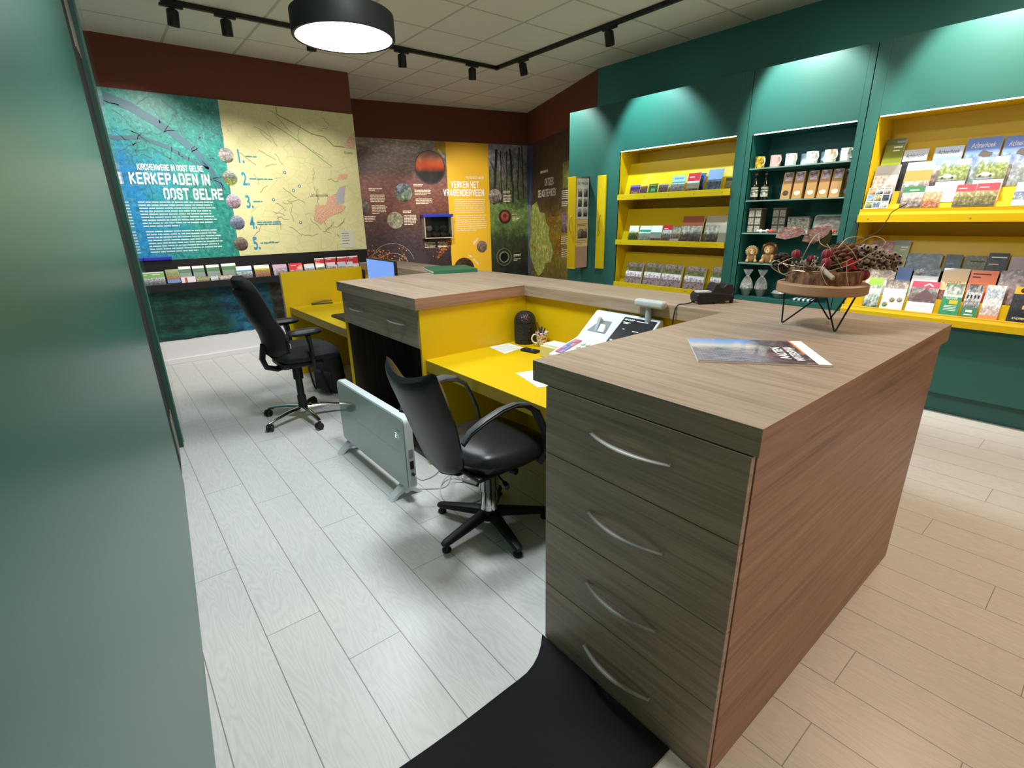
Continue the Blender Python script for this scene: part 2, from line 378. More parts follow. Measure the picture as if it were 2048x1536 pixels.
spot((4.32, 3.78, Z0), (4.95, 3.6, 2.12), 'black track spotlight in front of the teal wall below the long rail', 'y', 165, (.64, 1, .97), .5, 76)
spot((4.32, 2.34, Z0), (4.95, 2.1, 2.28), 'black track spotlight cut by the top edge of the photo', 'y', 180, (.9, 1, .95), .5, 70)
spot((4.32, 1.0, Z0), (4.95, .92, 2.28), None, 'y', 165, (.95, 1, .93), .5, 78)
# ------------------------------------------------------------------ printed wall panels
TXT = mat('print_white', '#f2f4f2', .5); TXTP = mat('print_cream', '#f3dfc0', .5); TXTB = mat('print_blue', '#2f8fb0', .5); TXTD = mat('print_dark', '#4c4a42', .5)
# --- far wall: church paths
def forest_mat():
    m = mat('print_forest', '#2c8f8c', .4); g = G(m); c = g.coord('Object'); s = g.n('ShaderNodeSeparateXYZ', i_Vector=c).outputs
    n = g.noise(c, 2.2, 3); f = g.math('ADD', g.math('MULTIPLY', s[0], .55), g.math('MULTIPLY', n, .5))
    f = g.math('ADD', f, g.math('MULTIPLY', g.math('MAXIMUM', g.math('SUBTRACT', s[2], 2.05), 0), .45))
    col = g.ramp(f, [(.52, '#1f8fd2'), (.63, '#2598b0'), (.75, '#2f9c92'), (.95, '#2a8f82')])
    d = g.noise(c, 16, 8, .8); col = g.mix(g.math('MULTIPLY', g.ramp(d, [(.5, '#000000'), (.56, '#ffffff')]), .6), col, '#135e58')
    d2 = g.noise(g.mapping(c, (1, 1, 1), (4, 4, 4)), 22, 6, .75); col = g.mix(g.math('MULTIPLY', g.ramp(d2, [(.52, '#000000'), (.6, '#ffffff')]), .45), col, '#5fc4c0')
    g.out(col); return m
mu = thing('wall_map_panel', 'wall print on the far wall with teal forest, white heading and pale yellow hiking map', 'wall print', (0, 6.838, 0))
MB().poly([(-.3, 0, 1.165), (1.35, 0, 1.165), (1.415, 0, 2.83), (-.3, 0, 2.83)]).build('forest_print', forest_mat(), mu, fix=False)
b = MB(); rn = random.Random(4)
ribbon(b, [(.36, 2.76), (.6, 2.68), (.9, 2.48), (1.1, 2.3), (1.22, 2.1), (1.3, 1.9)], [.09, .085, .075, .07, .06, .05])
ribbon(b, [(.36, 2.37), (.62, 2.40), (.85, 2.32), (1.05, 2.2), (1.2, 2.12)], [.045, .04, .04, .03, .02])
for i in range(46):
    x, z = rn.uniform(.4, 1.3), rn.uniform(1.9, 2.8); p = wander(rn, x, z, rn.uniform(-.2, .3), rn.uniform(-.35, .25), 7, .018); p = [(min(q[0], 1.36 + .03 * (q[1] - 1.2) * 1.2), q[1]) for q in p]
    ribbon(b, p, [.011, .009, .008, .007, .006, .005, .004, .002], mi=0)
b.build('branches', mat('print_branch', '#46707e', .45), mu, fix=False)
def map_mat():
    m = mat('print_map', '#ddd9a0', .45); g = G(m); c = g.coord('Object'); n = g.noise(c, 9, 8, .75)
    col = g.ramp(n, [(.3, '#cdd79a'), (.5, '#e0d9a2'), (.7, '#e6deae')]); n2 = g.noise(g.mapping(c, (1, 1, 1), (7, 1, 2)), 38, 5, .7)
    col = g.mix(g.math('MULTIPLY', g.ramp(n2, [(.62, '#000000'), (.68, '#ffffff')]), .4), col, '#9fb87a')
    v = g.n('ShaderNodeTexVoronoi', feature='DISTANCE_TO_EDGE', i_Vector=g.mapping(c, (1, 1, 1.3)), i_Scale=6.5).outputs[0]
    col = g.mix(g.math('MULTIPLY', g.math('LESS_THAN', v, .012), .35), col, '#a8a070'); g.out(col); return m
MB().poly([(1.35, 0, 1.165), (2.95, 0, 1.165), (2.95, 0, 2.83), (1.415, 0, 2.83)]).build('map_print', map_mat(), mu, fix=False)
b = MB(); rn = random.Random(9)
ribbon(b, [(2.02, 2.82), (2.02, 2.74), (2.2, 2.66), (2.4, 2.56), (2.55, 2.54), (2.66, 2.44), (2.8, 2.44), (2.93, 2.5)], .010)
ribbon(b, [(1.9, 2.66), (2.1, 2.55), (2.3, 2.42), (2.5, 2.27), (2.6, 2.2)], .006)
for i in range(40): ribbon(b, wander(rn, rn.uniform(1.6, 2.7), rn.uniform(1.3, 2.7), rn.uniform(-.2, .2), rn.uniform(-.2, .2), 6, .02), .005)
b.build('map_roads', mat('print_road', '#8f8a5e', .5), mu, fix=False)
b = MB()
b.poly([(x, -.0025, z) for x, z in ((2.28, 1.56), (2.36, 1.5), (2.5, 1.6), (2.68, 1.66), (2.72, 1.72), (2.6, 1.76), (2.62, 1.88), (2.5, 1.84), (2.46, 1.74), (2.32, 1.74))])
b.poly([(x, -.0025, z) for x, z in ((2.78, 2.44), (2.94, 2.42), (2.94, 2.62), (2.86, 2.56))]); b.poly([(x, -.0025, z) for x, z in ((2.64, 2.04), (2.78, 2.06), (2.8, 2.12), (2.68, 2.11))])
b.build('town_area', photo('print_town', ['#e4c0a2', '#ecccb4'], 60, .4), mu, fix=False)
MB().poly([(x, -.0028, z) for x, z in ((2.6, 1.74), (2.7, 1.76), (2.75, 1.98), (2.66, 1.95), (2.6, 1.86))]).build('industry_area', mat('print_lilac', '#b9b3ba', .5), mu, fix=False)
cols5 = [['#4c5a3a', '#c9c2bb', '#8d8a90'], ['#9aa23a', '#6c7466', '#cfd3cf'], ['#6b4d48', '#b9a7b6', '#d5d0dd'], ['#3f4550', '#7d86a0', '#c3c8da'], ['#3b2a28', '#7a6a5e', '#a7ad92']]
for i, (x, z) in enumerate(((1.40, 2.27), (1.395, 2.03), (1.39, 1.78), (1.39, 1.545), (1.385, 1.305))):
    disc('photo_disc', photo('print_disc_%d' % i, cols5[i], 7, .3), mu, x, z, .078, y=-.003)
    text('%d.' % (i + 1), 'number', TXTB, mu, 1.52, z - .075, h=.145, w_=.075 if i else .06, bold=.02)
    bars('caption', TXTB, mu, 1.6, 1.84 + .04 * (i % 2), z + .005, 2 if i == 3 else 1, .024, .012, seed=i)
block('KIRCHENWEGE IN OOST GELRE', 'subheading', TXT, mu, .54, 2.085, .6, .062, shear=.04)
block('KERKEPADEN IN', 'heading', TXT, mu, .45, 1.945, .735, .118, shear=.05)
block('OOST GELRE', 'heading', TXT, mu, .72, 1.795, .57, .118, shear=.05)
TXS = mat('print_pale_teal', '#d2e8e4', .5)
bars('body_text', TXS, mu, .475, 1.19, 1.775, 9, .0305, .0125, seed=3, ragged=.08); bars('body_text', TXS, mu, .485, 1.2, 1.475, 8, .0305, .0125, seed=5, ragged=.08)
text('Lichtenvoorde', 'place_name', TXTD, mu, 2.27, 1.84, .23, .035, bold=0); text('Groenlo', 'place_name', TXTD, mu, 2.78, 2.36, .11, .03, bold=0)
for x, z in ((2.01, 2.11), (2.16, 1.96), (2.08, 1.91), (1.83, 1.8), (2.11, 1.53)):
    disc('map_marker', mat('print_marker', '#35708c', .5), mu, x, z, .017, y=-.003, n=14); disc('map_marker_dot', TXT, mu, x, z, .009, y=-.0036, n=10)
MB().poly([(2.6, -.003, 1.2), (2.79, -.003, 1.2), (2.79, -.003, 1.42), (2.6, -.003, 1.42)]).build('legend', mat('print_legend', '#d7d6c4', .5), mu, fix=False)
bars('legend_text', TXTD, mu, 2.62, 2.72, 1.385, 5, .032, .006, y=-.004, seed=8)
lo = thing('lower_wall_print', 'dark teal forest and water print below the black brochure shelf on the far wall', 'wall print', (0, 6.8375, 0))
def lower_mat():
    m = mat('print_water', '#15514f', .45); g = G(m); c = g.coord('Object'); n = g.noise(g.mapping(c, (1, 1, 2.4)), 3.2, 8, .75); s = g.n('ShaderNodeSeparateXYZ', i_Vector=c).outputs
    k = g.math('ADD', g.math('ABSOLUTE', g.math('SUBTRACT', s[0], g.math('ADD', 1.27, g.math('MULTIPLY', g.math('SUBTRACT', .86, s[2]), .25)))), g.math('MULTIPLY', g.math('SUBTRACT', n, .5), .9))
    a = g.ramp(n, [(.36, '#0d2220'), (.5, '#174a42'), (.66, '#2a7d66')]); wt = g.ramp(n, [(.38, '#0b3038'), (.5, '#16607a'), (.62, '#3a9cc0')])
    col = g.mix(g.ramp(k, [(.2, '#ffffff'), (.34, '#000000')]), a, wt); r = g.ramp(n, [(.36, '#15120f'), (.55, '#34302a'), (.7, '#6c6a5e')])
    col = g.mix(g.ramp(s[0], [(.0, '#000000'), (1, '#000000')]), col, r); rr = g.math('GREATER_THAN', g.math('ADD', s[0], g.math('MULTIPLY', n, .3)), 1.78); col = g.mix(rr, col, r); g.out(col); return m
b = MB(); rn = random.Random(2); pts = [(-.3, 0, .86)] + [(-.3 + 3.25 * i / 70, 0, .262 + .012 * rn.random()) for i in range(71)] + [(2.95, 0, .86)]
b.poly(pts).build('water_print', lower_mat(), lo, fix=False)
MB().poly([(-.3, 0, .86), (2.95, 0, .86), (2.95, 0, 1.165), (-.3, 0, 1.165)]).build('print_strip', mat('print_black', '#101413', .5), lo, fix=False)
# --- back wall: moor panel
def grad_mat(name, stops, scale, amp, zlo, zhi, spots=None, stretch=(1, 1, 1)):
    m = mat(name, stops[0][1], .5); g = G(m); c = g.coord('Object'); s = g.n('ShaderNodeSeparateXYZ', i_Vector=c).outputs
    n = g.noise(g.mapping(c, stretch), scale, 8, .75); z = g.math('DIVIDE', g.math('SUBTRACT', s[2], zlo), zhi - zlo)
    col = g.ramp(g.math('ADD', z, g.math('MULTIPLY', g.math('SUBTRACT', n, .5), amp)), stops)
    n2 = g.noise(g.mapping(c, stretch, (3, 9, 2)), scale * 2.2, 6, .68); col = g.mix(.5, col, g.ramp(n2, [(.33, '#303030'), (.5, '#858585'), (.67, '#e4e4e4')]), 'OVERLAY')
    if spots:
        sc, thr, cc, amt = spots; n3 = g.noise(g.mapping(c, (1, 1, 1), (8, 8, 1)), sc, 5, .7); col = g.mix(g.math('MULTIPLY', g.ramp(n3, [(thr, '#000000'), (thr + .06, '#ffffff')]), amt), col, cc)
    g.out(col); return m
rzb = math.atan2(PB.y - PA.y, PB.x - PA.x); nb = Vector((math.sin(rzb), -math.cos(rzb))) * .006
mo = thing('moor_panel', 'wall print on the back wall with brown moor photo and yellow heading column', 'wall print', (PA.x + nb.x, PA.y + nb.y, 0), rzb)
MB().poly([(-.56, 0, .35), (1.485, 0, .35), (1.485, 0, 2.77), (-.56, 0, 2.77)]).build('moor_print', grad_mat('print_moor', [(0, '#3a2c2a'), (.2, '#4a3a3e'), (.34, '#5e4038'), (.5, '#824e40'), (.66, '#8e5e52'), (.77, '#6a5650'), (.9, '#8d7e79'), (.925, '#b4aaa2'), (1, '#bcafa3')], 6, .16, .8, 2.77, (30, .6, '#b0694a', .45), (1, 1, 2.2)), mo, fix=False)
b = MB(); rn = random.Random(12)
for i in range(260):
    l = rn.random() < .6; x = rn.gauss(.22, .2) if l else rn.gauss(1.42, .12); z = .85 + abs(rn.gauss(0, .1)) + (0 if l else max(0, .28 - abs(1.48 - x)) * .8)
    if l and x > 0.7 or x > 1.47 or x < -.1: continue
    r = rn.uniform(.008, .017); b.poly([(x + r * math.cos(a), -.002, z + r * math.sin(a)) for a in (0, 1.1, 2.3, 3.4, 4.6)], 0 if rn.random() < .6 else 1)
b.build('orange_foliage', [mat('print_orange', '#b4622a', .5), mat('print_orange_light', '#d28c4c', .5)], mo, fix=False)
MB().poly([(1.485, 0, .35), (2.276, 0, .35), (2.276, 0, 2.77), (1.485, 0, 2.77)]).build('yellow_column', mat('print_yellow', '#edb92a', .5), mo, fix=False)
MB().poly([(1.3, -.001, 2.6), (1.485, -.001, 2.6), (1.485, -.001, 2.77), (1.3, -.001, 2.77)]).build('ochre_patch', mat('print_ochre', '#b3902c', .5), mo, fix=False)
MB().poly([(2.276, 0, .35), (3.07, 0, .35), (3.07, 0, 2.77), (2.276, 0, 2.77)]).build('woodland_print', grad_mat('print_woods', [(0, '#2a2e24'), (.26, '#454e34'), (.38, '#74904a'), (.5, '#84a058'), (.56, '#56683c'), (.66, '#5e5e42'), (.8, '#807c6c'), (.92, '#aaa6ae'), (1, '#b8b4be')], 5, .45, .6, 2.77, (22, .58, '#2b2c1d', .7)), mo, fix=False)
b = MB(); rn = random.Random(21)
for x, w_ in ((2.62, .02), (2.75, .035), (2.86, .025), (2.5, .02), (2.97, .02), (2.36, .05)): ribbon(b, wander(rn, x, 1.75 + rn.uniform(0, .2), rn.uniform(-.06, .06), .9, 7, .012), w_)
for i in range(16): ribbon(b, wander(rn, rn.uniform(2.4, 2.98), rn.uniform(2.1, 2.5), rn.uniform(-.1, .1), rn.uniform(.12, .25), 5, .01), .009)
b.build('tree_trunks', mat('print_trunk', '#2c2b28', .5), mo, fix=False)
disc('sunset_rim', mat('print_rim', '#3a2f30', .5), mo, 1.19, 2.36, .268, y=-.002); disc('sunset_photo', photo('print_sunset', ['#2b2b2e', '#3a3637', '#39302e', '#d2582e', '#d87a48', '#b98068', '#a48278'], 2, .008), mo, 1.19, 2.37, .25, y=-.003)
text('WOLKENVELD', 'arc_caption', TXTP, mo, 1.33, 2.63, .17, .035, rot=-.8)
disc('tree_disc', photo('print_tree', ['#3c4a2c', '#98a58a', '#5d6d72', '#b4c2cc'], 5, .35), mo, .70, 1.965, .145); disc('lichen_disc', photo('print_lichen', ['#8f8c70', '#b9b494', '#7d7a60'], 6, .5, False), mo, .52, 1.53, .135)
disc('mushroom_disc', photo('print_mush', ['#3c2a26', '#7b706a', '#4c3b33'], 5, .3), mo, -.02, 1.75, .13, y=-.0028)
for q in ((.13, .37, 2.03, 2), (.14, .40, 1.93, 5), (.15, .4, 1.77, 6), (.02, .2, 1.6, 4), (.88, 1.05, 2.1, 2), (.89, 1.18, 2.01, 4), (.9, 1.2, 1.87, 4), (.66, .82, 1.68, 2), (.67, .9, 1.61, 7), (1.0, 1.2, 1.15, 4), (1.24, 1.42, 1.15, 4)):
    bars('caption', TXTP, mo, q[0], q[1], q[2], q[3], .024, .012, seed=int(q[2] * 100))
b = MB(); ribbon(b, [(.42 + .38 * math.cos(a), .8 + .36 * math.sin(a)) for a in [.25 + i * .13 for i in range(21)]], .006); ribbon(b, [(.42 + .27 * math.cos(a), .78 + .22 * math.sin(a)) for a in [.25 + i * .13 for i in range(21)]], .007); b.build('cutaway_line', mat('print_line', '#b8a9a0', .5), mo, fix=False)
disc('dark_pool', mat('print_pool', '#3b3437', .5), mo, .75, .84, .32, y=-.0012, rz=.2)
block('VRAGENDER MOOR', 'subheading', TXTP, mo, 1.82, 2.19, .35, .048); block('VERKEN HET', 'heading', TXT, mo, 1.545, 2.04, .53, .115); block('VRAGENDERVEEN', 'heading', TXT, mo, 1.40, 1.908, .77, .115)
bars('body_text', TXTP, mo, 1.59, 2.19, 1.86, 7, .036, .013, seed=31, ragged=.04); bars('body_text', TXTP, mo, 1.6, 2.2, 1.59, 8, .036, .013, seed=32, ragged=.04)
disc('dragonfly_disc', photo('print_dragon', ['#6a5a46', '#8a7568', '#a08a86'], 5, .3), mo, 2.09, 1.04, .105); text('LIBELLE', 'arc_caption', TXT, mo, 1.93, 1.08, .14, .035, rot=.8)
disc('bog_disc', photo('print_bog', ['#20160f', '#3a2a20', '#5a4430'], 5, .3), mo, 1.72, .66, .2); text('KIJK', 'arc_caption', TXT, mo, 1.80, .885, .09, .035, rot=-.5); text('EN VOEL', 'arc_caption', TXT, mo, 1.9, .815, .15, .035, rot=-.85)
disc('walkers_disc', photo('print_walkers', ['#4c4038', '#8d8078', '#c2b6b8', '#7a6f58'], 7, .4), mo, 2.385, 1.905, .13); disc('sundew_disc', photo('print_sundew_bg', ['#3a1f20', '#5a3030'], 12, .4), mo, 2.575, 1.555, .125)
disc('sundew_flower', photo('print_sundew', ['#a4453e', '#c9705c'], 9, .4), mo, 2.575, 1.555, .085, y=-.0036); disc('sundew_heart', mat('print_heart', '#7b2a26', .5), mo, 2.575, 1.57, .04, y=-.0042)
for q in ((2.55, 2.7, 2.0, 2), (2.55, 2.72, 1.93, 5), (2.72, 2.86, 1.6, 1), (2.73, 2.9, 1.55, 3), (2.74, 2.92, .87, 2), (2.74, 2.9, .79, 2)): bars('caption', TXTP, mo, q[0], q[1], q[2], q[3], .026, .013, seed=int(q[2] * 90))
ph = thing('porthole', 'round black peep hole with a light ring in the woodland print', 'porthole', (PA.x, PA.y, 0), rzb)
b = MB(); K = Matrix.Rotation(PI / 2, 3, 'X')
b.lathe([(.147, .005), (.147, .03), (.16, .03), (.16, .005)], (2.535, 0, .83), 40, M=K, cap=False); b.build('outer_ring', mat('ring_grey', '#8f9188', .35, .6), ph, smooth=True)
MB().lathe([(.085, .005), (.085, .034), (.10, .034), (.10, .005)], (2.535, 0, .83), 40, M=K, cap=False).build('inner_ring', mat('ring_light', '#b9bbb0', .35, .6), ph, smooth=True)
MB().lathe([(.0001, .012), (.086, .012)], (2.535, 0, .83), 40, M=K, cap=False).build('dark_opening', mat('hole_black', '#060606', .9), ph)
# glass show box with blue lid
tq = thing('display_box', 'clear box of dark stones with a blue lid mounted on the moor print', 'box', (PA.x, PA.y, 0), rzb)
b = MB()
for q in ((.97, .985, -.17, -.008, 1.235, 1.57), (1.455, 1.47, -.17, -.008, 1.235, 1.57), (.97, 1.47, -.17, -.008, 1.22, 1.235)): b.box(*q)
for x in (.97, 1.455):
    b.box(x, x + .015, -.172, -.16, 1.235, 1.57)
b.build('frame', mat('acrylic_edge', '#b8a898', .3), tq)
MB().box(.985, 1.455, -.02, -.009, 1.235, 1.57).build('back_panel', mat('box_back', '#191513', .8), tq)
MB().box(.985, 1.455, -.169, -.166, 1.235, 1.565).build('front_pane', GLASS, tq)
MB().box(.95, 1.49, -.185, -.008, 1.57, 1.615).build('lid', mat('lid_blue', '#2430a8', .45), tq, bevel=.005)
rn = random.Random(5); k = 0
for x, z, r, c in ((1.05, 1.28, .06, '#3a302a'), (1.19, 1.285, .07, '#2e2622'), (1.325, 1.28, .06, '#40352e'), (1.43, 1.27, .036, '#332a25'), (1.07, 1.385, .06, '#6d6a5c'), (1.2, 1.39, .06, '#3c342c'), (1.33, 1.38, .07, '#33291f')):
    st = MB(); st.ball((0, 0, 0), (r * 1.1, .045, r * .75), 10)
    for v in st.bm.verts: v.co += Vector((rn.uniform(-1, 1), rn.uniform(-1, 1), rn.uniform(-1, 1))) * .008
    ob = st.build('stone', mat('stone_' + c[1:], c, .9, bump=.5, bscale=60), None, smooth=True); u = Vector((math.cos(rzb), math.sin(rzb))); n_ = Vector((math.sin(rzb), -math.cos(rzb)))
    ob.location = (PA.x + u.x * x + n_.x * .09, PA.y + u.y * x + n_.y * .09, z); ob.rotation_euler = (0, 0, rzb)
    tag(ob, ['dark stone at the bottom left inside the blue-lidded box', 'wide dark stone at the bottom middle inside the blue-lidded box', 'brown stone right of the middle in the bottom layer of the blue-lidded box', 'small dark stone at the bottom right of the blue-lidded box', 'pale grey stone upper left inside the blue-lidded box', 'brown stone upper middle inside the blue-lidded box', 'dark stone upper right inside the blue-lidded box'][k], 'stone', 'stones in the blue-lidded box'); k += 1
# --- corner wall: region panel
rzc = math.atan2(PC.y - PB.y, PC.x - PB.x); nc = Vector((math.sin(rzc), -math.cos(rzc))) * .006
rg = thing('region_panel', 'wall print beside the teal cabinets with tree bark, yellow-green region map and white heading', 'wall print', (PB.x + nc.x, PB.y + nc.y, 0), rzc)
MB().poly([(0, 0, .35), (2.86, 0, .35), (2.86, 0, 2.76), (0, 0, 2.76)]).build('bark_print', grad_mat('print_bark', [(0, '#6a6236'), (.2, '#9a8838'), (.36, '#b08a30'), (.46, '#9a7c36'), (.56, '#5e4a36'), (.8, '#4e4034'), (1, '#54463a')], 7, .3, .4, 2.76, (26, .56, '#1d1813', .6), (2, 2, .7)), rg, fix=False)
MB().poly([(x, -.002, z) for x, z in ((.0, 2.76), (.35, 2.76), (.33, 2.3), (.3, 1.9), (.22, 1.7), (.0, 1.75))]).build('blue_print', photo('print_bluebark', ['#6c7096', '#48507a', '#4a5280', '#5a6088'], 6, .25), rg, fix=False)
MB().poly([(x, -.0022, z) for x, z in ((.0, 1.75), (.22, 1.75), (.3, 1.4), (.18, .9), (.25, .4), (0, .4))]).build('violet_print', photo('print_violet', ['#726886', '#8f94a6', '#aab0ba'], 7, .4), rg, fix=False)
MB().poly([(x, -.003, z) for x, z in ((.28, 1.74), (.55, 1.80), (.68, 1.62), (.95, 1.60), (1.02, 1.45), (1.2, 1.36), (1.13, 1.22), (1.28, 1.1), (1.38, .98), (1.25, .80), (1.02, .76), (.82, .58), (.62, .50), (.38, .62), (.14, .84), (.08, 1.05), (.2, 1.2), (.18, 1.42))]).build('region_map', photo('print_region', ['#b9c268', '#c4ca74', '#adb85c'], 14, .5, False), rg, fix=False)
disc('map_town', mat('print_town2', '#c8683c', .5), rg, .42, .98, .05, y=-.004); disc('map_town', mat('print_town2', '#c8683c', .5), rg, 1.05, .98, .035, y=-.004)
for p, c in (((1.05, 1.55, 1.75, 1.35), '#c2902a'), ((1.35, 1.2, 1.75, .92), '#c08428'), ((.9, .52, 1.35, .40), '#c07a28'), ((.15, .58, .6, .40), '#8aa24a')):
    MB().poly([(p[0], -.0024, p[3]), (p[2], -.0024, p[3] + .05), (p[2] - .05, -.0024, p[1]), (p[0] + .08, -.0024, p[1] - .02)]).build('autumn_patch', photo('print_patch' + c[1:], [c, '#8a6a2a', c], 10, .4), rg, fix=False)
MB().poly([(1.75, -.0026, 1.95), (2.3, -.0026, 1.97), (2.3, -.0026, 2.35), (1.75, -.0026, 2.32)]).build('foliage_print', photo('print_foliage', ['#6c7a34', '#8d9a46', '#5c6a30'], 10, .4), rg, fix=False)
MB().poly([(1.72, -.0026, 1.3), (2.3, -.0026, 1.3), (2.3, -.0026, 1.62), (1.72, -.0026, 1.6)]).build('heather_print', photo('print_heather', ['#5c3a4c', '#9a7d90', '#7c5c70'], 10, .4), rg, fix=False)
block('ONTDEK', 'heading', TXT, rg, .95, 2.03, .42, .12); block('DE ACHTERHOEK', 'heading', TXT, rg, .62, 1.86, .86, .12)
bars('subheading', TXT, rg, .72, 1.45, 2.28, 1, .06, .04, seed=77)
for q in ((1.72, 2.2, 1.92, 5), (1.72, 2.2, 1.76, 3), (1.72, 2.2, 1.25, 5), (1.74, 2.2, 1.05, 5)): bars('caption', TXTP, rg, q[0], q[1], q[2], q[3], .028, .013, seed=int(q[2] * 70))
# ------------------------------------------------------------------ teal display wall
XF = 4.93; XB = 5.425; XN = 5.30     # front face, back, niche back
def cab(name, label, y0, y1, ny0, ny1, nz0, nz1, inner, top=2.75, slots=()):
    t = thing(name, label, 'cabinet', (XF, y0, 0)); W = y1 - y0; a, c = ny0 - y0, ny1 - y0; b = MB()
    b.box(0, .018, 0.001, a, .17, top).box(0, .018, c, W - .001, .17, top).box(0, .018, a, c, .17, nz0).box(0, .018, a, c, nz1, top)
    b.build('front_panel', TEAL, t, bevel=.0015)
    MB().box(.018, XB - XF, 0.001, .018, .0, top).box(.018, XB - XF, W - .019, W - .001, .0, top).box(.018, XB - XF, .02, W - .02, top - .018, top).box(XB - XF - .012, XB - XF, .02, W - .02, 0, top - .02).build('carcass', TEAL, t)
    MB().box(.07, .088, .02, W - .02, 0, .17).build('plinth', TEAL, t)
    MB().box(.001, XN - XF, a - .012, a, nz0, nz1).box(.001, XN - XF, c, c + .012, nz0, nz1).box(.001, XN - XF, a, c, nz1, nz1 + .012).box(.001, XN - XF, a, c, nz0 - .012, nz0).box(XN - XF, XN - XF + .012, a - .01, c + .01, nz0 - .01, nz1 + .01).build('niche_lining', inner, t)
    MB().box(.002, .016, a + .01, c - .01, nz1 - .007, nz1 - .001).build('light_strip', mat('led_strip', '#ffffff', .4, emit=(.68, .8, 1.0), es=10), t)
    return t, a, c
def front_shelf(t, a, c, z0, z1, xo=.02, depth=.33, steps=0, panel=.16, drop=0):
    b = MB(); b.box(-xo, -xo + .016, a + .002, c - .002, z0, z1).box(-xo + .016, depth, a + .002, c - .002, z0, z0 + .014)
    b.build('shelf', YEL, t, bevel=.0012)
    b = MB()
    for i in range(5):
        y = a + .08 + (c - a - .16) * i / 4; b.ball((-xo - .001, y, (z0 + z1) / 2), (.003, .005, .005), 8)
    b.build('screws', STEEL, t)
t1, a1, c1 = cab('display_cabinet', 'teal wall cabinet with a yellow three-shelf brochure niche and two yellow pull-outs', 2.602, 4.908, 2.70, 4.09, .72, 2.235, YEL)
for z0, z1 in ((1.71, 1.772), (1.21, 1.268), (.715, .772)):
    front_shelf(t1, a1, c1, z0, z1, .018)
    MB().prism([(.09, a1 + .003, z0 + .014), (.325, a1 + .003, z0 + .014), (.325, a1 + .003, z0 + .40), (.205, a1 + .003, z0 + .40)], (0, c1 - a1 - .006, 0)).build('sloped_back', YEL, t1)
    MB().prism([(.012, a1 + .004, z0 + .02), (.016, a1 + .004, z0 + .02), (.05, a1 + .004, z0 + .16), (.046, a1 + .004, z0 + .16)], (0, c1 - a1 - .008, 0)).build('clear_front', mat('acrylic_clear', '#ffffff', .02, trans=1, ior=1.02, spec=.15), t1)
t2, a2, c2 = cab('display_cabinet', 'narrow teal wall cabinet with an unpainted dark green niche and glass shelves', 1.652, 2.598, 1.70, 2.55, .755, 2.225, mat('niche_green', '#17584f', .5))
for z in (1.925, 1.645, 1.35, 1.07):
    MB().box(.015, XN - XF - .002, a2 + .002, c2 - .002, z, z + .010).build('glass_shelf', mat('shelf_glass', '#a9cdbf', .05, spec=.6, alpha=.55), t2)
t3, a3, c3 = cab('display_cabinet', 'wide teal wall cabinet with a yellow two-tier magazine niche at the right', -1.2, 1.648, -1.1, 1.562, .72, 2.235, YEL)
LEDGE3 = {1.455: (1.555, 1.59, 1.685), .705: (.78, .885, .985)}
for z0, z1 in ((1.455, 1.512), (.705, .757)):
    front_shelf(t3, a3, c3, z0, z1, .055)
    MB().prism([(-.039, a3 + .003, z1), (-.03, a3 + .003, z1 + .03), (-.026, a3 + .003, z1 + .03), (-.034, a3 + .003, z0 + .02), (-.039, a3 + .003, z0 + .02)], (0, c3 - a3 - .006, 0)).build('sloped_lip', YEL, t3)
    L = LEDGE3[z0]; MB().prism([(x, a3 + .003, z) for x, z in ((-.03, z0 + .016), (-.034, L[0]), (.012, L[0]), (.024, L[1]), (.078, L[1]), (.105, L[2]), (.17, L[2]), (.28, L[2] + .36), (.36, L[2] + .36), (.36, z0 + .016))], (0, c3 - a3 - .006, 0)).build('stepped_rack', YEL, t3)
# pull-out displays
def handle_mb(L, out, r=.006, axis='y', n=14):
    b = MB(); pts = []
    for i in range(n + 1):
        u = i / n * 2 - 1; o = out * (1 - u * u) + .004 * (abs(u) < .97) ; pts.append((-o, u * L / 2, 0) if axis == 'y' else (-o, 0, u * L / 2))
    return b.tube(pts, r, 8, flat=(1, 1))
pd = thing('pullout_display', 'yellow-fronted pull-out display standing open with posters on its side', 'pull-out display', (4.69, 4.55, .905))
MB().box(0, .018, 0, .13, 0, 1.09).build('front_panel', YEL, pd, bevel=.0015)
MB().box(.018, .235, .004, .126, .01, 1.08).build('body', mat('drawer_side', '#a98670', .6), pd)
hb = handle_mb(.2, .03, .005, 'z').build('handle', mat('brass_handle', '#b99a4a', .35, .8), pd, smooth=True); hb.location = (0, .065, .54)
MB().box(.022, .2345, .001, .004, .6, 1.07).build('poster', photo('poster_white', ['#d9dde0', '#e4e6e8', '#dfe2e4'], 4, .1), pd)
MB().box(.022, .2345, .001, .004, .27, .595).build('poster', mat('poster_beige', '#d9b877', .6), pd)
def flatpic(name, m, par, x0, x1, z0, z1, y): return MB().poly([(x0, y, z0), (x1, y, z0), (x1, y, z1), (x0, y, z1)]).build(name, m, par, fix=False)
for i, (x, z) in enumerate(((.045, .86), (.145, .86), (.045, .745), (.145, .745), (.045, .63), (.145, .63))): flatpic('poster_photo', photo('poster_ph%d' % i, ['#1c1d20', '#6c6c70', '#d5d5d8'], 4 + i, .5), pd, x, x + .07, z, z + .095, .0005)
text('DE MAGIE', 'poster_title', INK, pd, .035, 1.0, .18, .03, y=.0005, bold=0); flatpic('poster_photo', photo('poster_ph7', ['#2a2620', '#7a705c', '#cfc4a8'], 6, .5), pd, .05, .22, .37, .49, .0005)
bars('poster_text', INK, pd, .04, .22, .545, 2, .02, .006, y=.0005, seed=3); bars('poster_text', INK, pd, .04, .22, .345, 3, .02, .005, y=.0005, seed=4)
